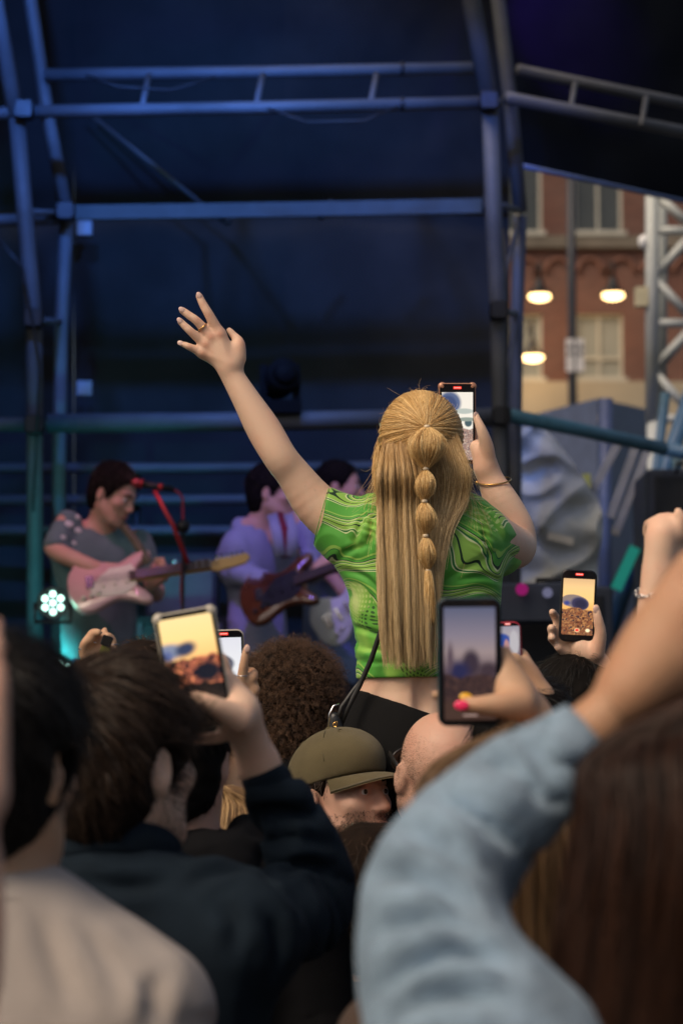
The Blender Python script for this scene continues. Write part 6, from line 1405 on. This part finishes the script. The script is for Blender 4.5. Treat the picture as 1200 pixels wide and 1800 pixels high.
def cap_pt(dirv, k=1.003):
    dv = unit(dirv); 
    # project on the crown mesh along dv from its centre
    o_ = V - cc; dist = np.linalg.norm(np.cross(o_, R @ dv), axis=1); ok = (o_ @ (R @ dv)) > 0; i = np.argmin(np.where(ok, dist, 9)); return cc + (R @ dv) * (o_[i] @ (R @ dv)) * k
SEAM = cloth_mat('olive_seam', (.055, .045, .020), .1)
for az in range(0, 360, 60):
    pts = [cap_pt(V3(math.sin(math.radians(az)) * math.sin(t), math.cos(math.radians(az)) * math.sin(t), math.cos(t))) for t in np.linspace(.03, 1.62, 12)]
    mesh_obj('panel_seam', *tube(pts, .0011, 5), SEAM, cap)
    e = cap_pt(V3(math.sin(math.radians(az + 30)) * .62, math.cos(math.radians(az + 30)) * .62, .78)); nrm = unit(e - cc); mesh_obj('eyelet', *tube([e + frame_of(nrm)[0] * .005 * math.cos(a) + frame_of(nrm)[1] * .005 * math.sin(a) for a in np.linspace(0, 6.28, 13)[:-1]], .0014, 5, closed=True), OLIVE, cap)
mesh_obj('button', *ball(cap_pt(V3(0, 0, 1)), (.008, .008, .005), R), OLIVE, cap)
# brim: curved sheet with thickness
nu, nv = 25, 9; top_, bot_ = [], []
for i in range(nv):
    for j in range(nu):
        a = math.radians(-64 + 128 * j / (nu - 1)); t = i / (nv - 1); r0x, r0y = .083, .098; ext = .066 * max(math.cos(a * 1.38), 0) ** .65 * t
        x = math.sin(a) * (r0x + ext * .35); y = -.012 + math.cos(a) * r0y + ext; z = .040 - .006 * (abs(math.sin(a)) ** 2.2) - .014 * (abs(math.sin(a)) ** 2) * t - .016 * t * t
        top_.append(L(x, y, z)); bot_.append(L(x, y, z - .0035))
V_ = np.array(top_ + bot_); k = np.arange(nu * nv).reshape(nv, nu); Fq = np.stack([k[:-1, :-1], k[:-1, 1:], k[1:, 1:], k[1:, :-1]], -1).reshape(-1, 4); off = nu * nv
ed = [(k[-1, j], k[-1, j + 1], k[-1, j + 1] + off, k[-1, j] + off) for j in range(nu - 1)]
mesh_obj('brim', V_, [tuple(map(int, f)) for f in Fq[:, ::-1]] + [tuple(map(int, f + off)) for f in Fq] + [tuple(map(int, f)) for f in ed], OLIVE, cap)
mesh_obj('brim_seam', *tube([np.array(top_[j]) + R[:, 2] * .001 for j in range(nu)], .0016, 6), SEAM, cap)
# --- D: bald man with sunglasses
d = 4.7; C = P(768, 1360, d)
pD, iD = person('bald man with shaved sides wearing sunglasses, seen from behind', C, -14, 16, 3, 1.0, byaw=-5, skin=SK_PINK, shirt=GREYC, sleeve=(1.0, 1.0), hb=.0045, hs=.011)
R, L = iD['R'], iD['L']; bv = np.array([v.co for v in iD['body'].data.vertices]) + wloc(iD['body']); bf = np.array([list(f.vertices) for f in iD['body'].data.polygons])
def keep(c):
    l = (c - C) @ R; return ((l[:, 2] < .085) & (l[:, 2] > -.08) & (l[:, 1] < .03 + 0 * l[:, 2]) & (l[:, 1] < .06 - .4 * np.maximum(l[:, 2], 0))) * np.clip((.10 - l[:, 2]) / .06, 0, 1)
p, nn = sample_surface(bv, bf, 11000, keep); t = np.linspace(0, 1, 3)[None, :, None]
hair_obj('stubble', p[:, None] + unit_rows(nn + .5 * rng.normal(size=p.shape))[:, None] * t * .0022, .00013, .0001, H_BROWN2, pD)
gl = thing('sunglasses', 'dark sunglasses on the bald man in front of the black trousers', 'sunglasses', L(0, .09, 0))
for m in (-1, 1):
    mesh_obj('temple_arm', *ribbon([L(m * .079, -.02, .006), L(m * .080, .03, .010), L(m * .077, .088, .012)], .009, .003, R[:, 0]), BLACKP, gl)
    fr_ = [L(m * (.038 + .031 * math.cos(a)), .108 - .010 * (1 + m * math.cos(a) * m) , -.002 + .023 * math.sin(a)) for a in np.linspace(0, 6.28, 19)[:-1]]; mesh_obj('rim', *tube(fr_, .0026, 7, closed=True), BLACKP, gl); mesh_obj('lens', fr_, [tuple(range(18))], GLASSB, gl, smooth=False)
mesh_obj('bridge', *tube([L(-.010, .108, .006), L(0, .112, .009), L(.010, .108, .006)], .0024, 7), BLACKP, gl)
# --- K: wavy brown hair
d = 4.2; C = P(662, 1600, d)
pK, iK = person('person with wavy brown hair below the olive cap', C, 12, 0, 0, 1.0, skin=SK_MID, shirt=GREYC, sleeve=(1.0, 1.0), hb=.007, hs=.011)
short_hair(pK, C, iK['R'], HAIRCORE_B, H_BROWN2, 1.0, n=4200, length=.085, thick=.03, lift=.30, wild=.7, wave=.005, nape=-.11)
# --- N: woman with the teal phone and painted nails
d = 3.2; C = P(905, 1500, 2.85); ph = d
na = arm_px(0, [(1080, 1690, 2.85, 80), (1050, 1520, 2.95, 62), (985, 1360, d + .0, 45), (930, 1262, d + .03, 36)])
nh = addpx((.02, (930, 1262, ph + .03, 36), (905, 1225, ph + .015, 40), (890, 1195, ph + .02, 34)), (.014, (912, 1238, ph - .01, 30), (880, 1240, ph - .028, 23), (842, 1240, ph - .036, 17), (818, 1239, ph - .036, 13.5)),
    (.010, (890, 1190, ph + .02, 24), (888, 1160, ph + .02, 16), (884, 1148, ph + .025, 14), (850, 1150, ph + .035, 12)), (.008, (896, 1215, ph + .03, 22), (885, 1190, ph + .035, 15), (840, 1188, ph + .038, 13)), (.008, (900, 1240, ph + .035, 20), (870, 1225, ph + .04, 14), (800, 1228, ph + .04, 12), (764, 1222, ph + .03, 9)), (.008, (898, 1262, ph + .03, 20), (860, 1262, ph + .04, 13), (800, 1262, ph + .04, 11)))
pN, iN = person('light brown haired woman with pink and yellow nails filming', C, 8, 0, 0, .97, skin=SK_MID, shirt=BROWNC, sleeve=(1.0, .4), arms=(None, na), hands=(None, nh), hb=.0045, hs=.011, nk=.18, sw=.15)
S, L = scalp(C, iN['R'], .97, .02, nape=-.12); V, F = S.mesh(.006); o = mesh_obj('hair', V, F, HAIRCORE_L, pN); hair_obj('hair_strands', long_back(C + V3(0, 0, .008), iN['R'], 1.03, 1.0, .34, 2600, seed=6), .0007, .0004, hair_mat('light_brown_strands', (.06, .033, .015), (.20, .115, .055)), o)
phone('large phone in a dark teal case showing a dusky purple sky, held with painted nails', (768, 1051), (881, 1050), (755, 1277), ph, CASE_TEAL, pic_dusk, inset=(.10, .10, .075, .05), tagged=False, bright=1.05, thick=.010)
nail(pN, P(811, 1240, ph - .047), P(808, 1239, 1) - P(842, 1240, 1), V3(0, -1, .05), None, NAIL_PINK, 1.2, .0058, .0085)
nail(pN, P(819, 1226, ph - .02), P(815, 1226, 1) - P(842, 1230, 1), V3(0, -1, .3), None, NAIL_YEL, 1.15, .0055, .008)
# --- O: tattooed hand with the red phone
d = 4.0; C = P(925, 1335, d + .05); oa = arm_px(0, [(1010, 1500, d + .1, 50), (1015, 1400, d + .12, 42), (985, 1300, d + .06, 32), (948, 1228, d, 24)])
oh_ = addpx((.016, (948, 1228, d, 24), (928, 1195, d, 26), (918, 1175, d, 22)), (.008, (920, 1180, d - .01, 15), (908, 1160, d - .02, 11), (897, 1155, d - .024, 9), (888, 1157, d - .024, 7)), (.006, (925, 1172, d + .01, 13), (918, 1150, d + .015, 10), (905, 1148, d + .02, 9)), (.006, (918, 1185, d + .015, 13), (900, 1178, d + .02, 10), (885, 1178, d + .02, 8)), (.006, (915, 1195, d + .015, 12), (898, 1192, d + .02, 9), (884, 1192, d + .018, 8)))
pO, iO = person('dark haired person with a tattooed arm holding a red phone', C, 0, 0, 0, 1.0, skin=SK_MID, shirt=BLACKC, sleeve=(1.0, .4), arms=(None, oa), hands=(None, oh_), hb=.0045, hs=.011, nk=.18)
short_hair(pO, C, iO['R'], HAIRCORE_D, H_DARK, n=2200)
INK = plain('tattoo_ink', (.05, .045, .05), .5, var=.3); bv = np.array([v.co for v in iO['body'].data.vertices]) + wloc(iO['body']); bf = np.array([list(f.vertices) for f in iO['body'].data.polygons]); fcn = bv[bf].mean(1); a0, a1 = P(985, 1300, d + .06), P(930, 1200, d); ab = a1 - a0; tt = ((fcn - a0) @ ab) / (ab @ ab); rad = np.linalg.norm(fcn - a0 - np.clip(tt, 0, 1)[:, None] * ab, axis=1); mk_ = (tt > -.1) & (tt < .85) & (rad < .05) & (vnoise(fcn * 70, 5) + .5 * vnoise(fcn * 160, 2) > .28)
tf = bf[mk_]; N = normals(bv, bf); uq, inv = np.unique(tf, return_inverse=True); mesh_obj('tattoo', bv[uq] + N[uq] * .0005, inv.reshape(-1, 4), INK, pO)
phone('phone in a red case showing blue light and white sky, held by the tattooed hand', (868, 1094), (915, 1092), (869, 1182), d, CASE_RED, pic_blue, inset=(.07, .07, .09, .04), bright=.6)
# --- P: short dark hair and the sunset phone
d = 4.6; C = P(1012, 1272, d); pa = arm_px(0, [(1120, 1420, d + .05, 46), (1118, 1330, d + .1, 38), (1082, 1240, d + .03, 28), (1048, 1172, d - .02, 22)]); ph = d - .05
phh = addpx((.016, (1048, 1172, ph + .03, 22), (1032, 1148, ph + .02, 25), (1022, 1136, ph + .02, 23)), (.008, (1048, 1148, ph, 15), (1055, 1115, ph - .012, 11), (1050, 1085, ph - .018, 8.5), (1047, 1068, ph - .016, 6.5)),
    (.006, (1010, 1130, ph + .03, 13), (990, 1110, ph + .03, 9.5), (974, 1082, ph + .022, 8), (970, 1076, ph + .005, 6.5)), (.006, (1008, 1140, ph + .03, 13), (985, 1125, ph + .03, 9.5), (970, 1108, ph + .02, 8.5), (969, 1104, ph, 7.5)), (.006, (1010, 1150, ph + .03, 12), (988, 1140, ph + .03, 9), (971, 1124, ph + .02, 8), (970, 1121, ph, 7)), (.006, (1018, 1158, ph + .03, 11), (995, 1150, ph + .025, 8), (980, 1138, ph + .01, 7)))
pP, iP = person('man with short dark hair below the sunset phone at right', C, 18, 0, 0, .98, skin=SK_FAIR, shirt=BLACKC, sleeve=(1.0, .4), arms=(None, pa), hands=(None, phh), hb=.004, hs=.011)
short_hair(pP, C, iP['R'], HAIRCORE_D, H_DARK, .98, n=4200, length=.04, thick=.018, lift=.5, crown=(.02, -.03, .13), wild=.6)
nail(pP, P(1047, 1072, ph - .0235), P(1047, 1068, 1) - P(1050, 1085, 1), V3(.2, -1, 0), None, NAIL)
phone('black phone showing an orange sunset over the stage, held at right', (987, 1000), (1050, 1003), (976, 1127), ph, CASE_BLK, pic_sunset, inset=(.065, .065, .125, .10), bright=1.0, tilt=.0)
# --- Q: arm with the silver chain bracelet at the right edge
d = 3.9; C = P(1330, 1260, d); qa = arm_px(0, [(1250, 1480, d + .0, 66), (1235, 1400, d + .05, 60), (1172, 1190, d, 52), (1152, 1075, d - .03, 34), (1158, 1010, d - .03, 26)])
qh = addpx((.02, (1158, 1010, d - .03, 26), (1160, 970, d - .03, 29), (1165, 940, d - .03, 27)), (.008, (1150, 945, d - .03, 17), (1149, 922, d - .02, 12.5), (1140, 925, d + .01, 11), (1137, 938, d + .015, 9.5)), (.008, (1163, 938, d - .03, 17), (1163, 914, d - .02, 12), (1156, 918, d + .012, 11), (1150, 930, d + .015, 9)), (.008, (1177, 935, d - .03, 16), (1178, 912, d - .02, 11.5), (1172, 914, d + .01, 10)), (.008, (1192, 940, d - .03, 16), (1196, 912, d - .035, 11), (1191, 898, d - .035, 8.5)), (.01, (1185, 970, d - .02, 18), (1200, 945, d + .0, 13), (1198, 930, d + .01, 10)))
pQ, iQ = person('person at the right edge raising a fist with a silver chain bracelet', C, 0, 0, 0, 1.0, skin=SK_FAIR, shirt=GREYC, sleeve=(.4, .25), arms=(qa, None), hands=(qh, None), hb=.005, hs=.012, nk=.18)
short_hair(pQ, C, iQ['R'], HAIRCORE_D, H_BROWN, n=900)
bcl = [P(1118 + 3, 1060, d - .03) + V3(0, 0, 0)]
c0 = P(1153, 1032, d - .03); ax_ = unit(unit(P(1158, 1010, d - .03) - P(1152, 1075, d - .03)) + V3(-.50, -.25, 0)); a_, b_ = frame_of(ax_)
for i in range(22):
    t0 = 2 * math.pi * i / 22; p0 = c0 + (a_ * math.cos(t0) + b_ * math.sin(t0)) * .0345; tg_ = -a_ * math.sin(t0) + b_ * math.cos(t0); n_ = unit(p0 - c0) if i % 2 else ax_; m_ = np.cross(tg_, n_)
    mesh_obj('bracelet_link', *tube([p0 + tg_ * .0062 * math.cos(t) + m_ * .0032 * math.sin(t) for t in np.linspace(0, 6.283, 9)[:-1]], .0011, 5, closed=True), SILVER, pQ)
# --- R: woman in pale denim, long chestnut hair, both arms up
d = 2.2; C = P(1240, 1522, d)
ra = arm_px(0, [(870, 1930, d - .10, 130), (775, 1730, d - .06, 80), (765, 1590, d + .0, 66), (832, 1468, d + .04, 58), (955, 1352, d + .06, 54), (1050, 1275, d + .07, 43)])
rs = arm_px(0, [(885, 1960, d - .10, 235), (826, 1822, d - .09, 180), (778, 1692, d - .05, 143), (770, 1574, d + .0, 127), (826, 1472, d + .04, 116), (925, 1380, d + .06, 90), (1000, 1318, d + .065, 70), (1052, 1280, d + .07, 58)])
rh = addpx((.02, (1050, 1275, d + .07, 43), (1080, 1246, d + .07, 42), (1112, 1214, d + .07, 58), (1165, 1160, d + .08, 72)), (.03, (1110, 1200, d + .08, 40), (1150, 1110, d + .09, 40), (1178, 1040, d + .1, 27), (1205, 990, d + .1, 20)), (.015, (1180, 1120, d + .08, 40), (1225, 1030, d + .09, 26), (1240, 960, d + .1, 21), (1245, 900, d + .1, 16)), (.015, (1195, 1140, d + .08, 38), (1260, 1070, d + .09, 24), (1275, 1000, d + .1, 20)), (.015, (1195, 1170, d + .08, 36), (1275, 1120, d + .09, 24), (1300, 1060, d + .1, 19)), (.015, (1190, 1200, d + .08, 32), (1275, 1165, d + .09, 22), (1305, 1120, d + .1, 17)))
rb = arm_px(0, [(1500, 1900, d, 110), (1540, 1640, d + .02, 90), (1420, 1420, d + .10, 60), (1290, 1330, d + .12, 46)])
rh2 = addpx((.03, (1290, 1330, d + .12, 46), (1215, 1305, d + .12, 50), (1165, 1295, d + .12, 46)), (.015, (1175, 1275, d + .12, 30), (1140, 1290, d + .13, 24), (1120, 1318, d + .14, 20)), (.015, (1180, 1300, d + .12, 30), (1132, 1315, d + .13, 22), (1120, 1340, d + .15, 18)), (.015, (1190, 1320, d + .12, 28), (1150, 1345, d + .13, 20)), (.015, (1200, 1335, d + .12, 26), (1165, 1362, d + .14, 18)), (.015, (1210, 1280, d + .11, 28), (1195, 1240, d + .10, 20), (1200, 1215, d + .1, 16)))
pR, iR = person('woman with long chestnut hair in a pale denim jacket, arm raised across the right foreground', C, 0, 0, 0, 1.0, skin=SK_TAN, shirt=DENIM, sleeve=(.95, .7), arms=(ra, rb), hands=(rh, rh2), hb=.005, hs=.007, loose=.02, nk=.19, fold=.008, folds=([[(699, 1449), (776, 1490), (818, 1536)], [(647, 1542), (725, 1542), (797, 1578), (828, 1619)], [(637, 1645), (709, 1619), (776, 1619), (849, 1660)], [(632, 1764), (735, 1697), (807, 1676), (900, 1697)], [(760, 1400), (820, 1420), (880, 1470)], [(850, 1335), (905, 1350), (950, 1400)], [(690, 1780), (780, 1745), (880, 1760)], [(905, 1300), (945, 1330), (975, 1380)]], 2.1, .018, .0095), calm=V3(-.75, 0, .66), sleeve_r=(rs, None))
V0 = P(1060, 1268, d + .07); V1 = P(925, 1375, d + .06); mesh_obj('cuff', *tube([V0 * .80 + V1 * .20, V0 * .45 + V1 * .55], [R_(66, d), R_(78, d)], 24), DENIM, pR)
S, L = scalp(C, iR['R'], 1.02, .024, nape=-.13); S.cone(L(0, -.04, -.05), L(-.02, -.06, -.34), .10, .12, .04, (V3(0, 1, 0), .6)); S.cone(L(-.05, -.04, -.02), L(-.10, -.03, -.34), .05, .07, .04); V, F = S.mesh(.008); o = mesh_obj('hair', V, F, HAIRCORE_D, pR)
hair_obj('hair_strands', long_back(C + V3(0, -.005, .006), iR['R'], 1.08, 1.22, .43, 6500, 14, 12), .0009, .0006, H_RED, o)
ring(pR, P(1080, 1246, d + .07), P(1100, 1225, 1) - P(1050, 1275, 1), R_(45, d), plain('hair_tie_black', (.05, .03, .02), .7), .003, 'hair_band')
for yy in (1272, 1296): 
    for a in (0, math.pi / 2): mesh_obj('star_charm', *box(P(1106, yy, d + .09), (.0042 if a else .0105, .0012, .0105 if a else .0042), rotm(0)), SILVER, pR, smooth=False)
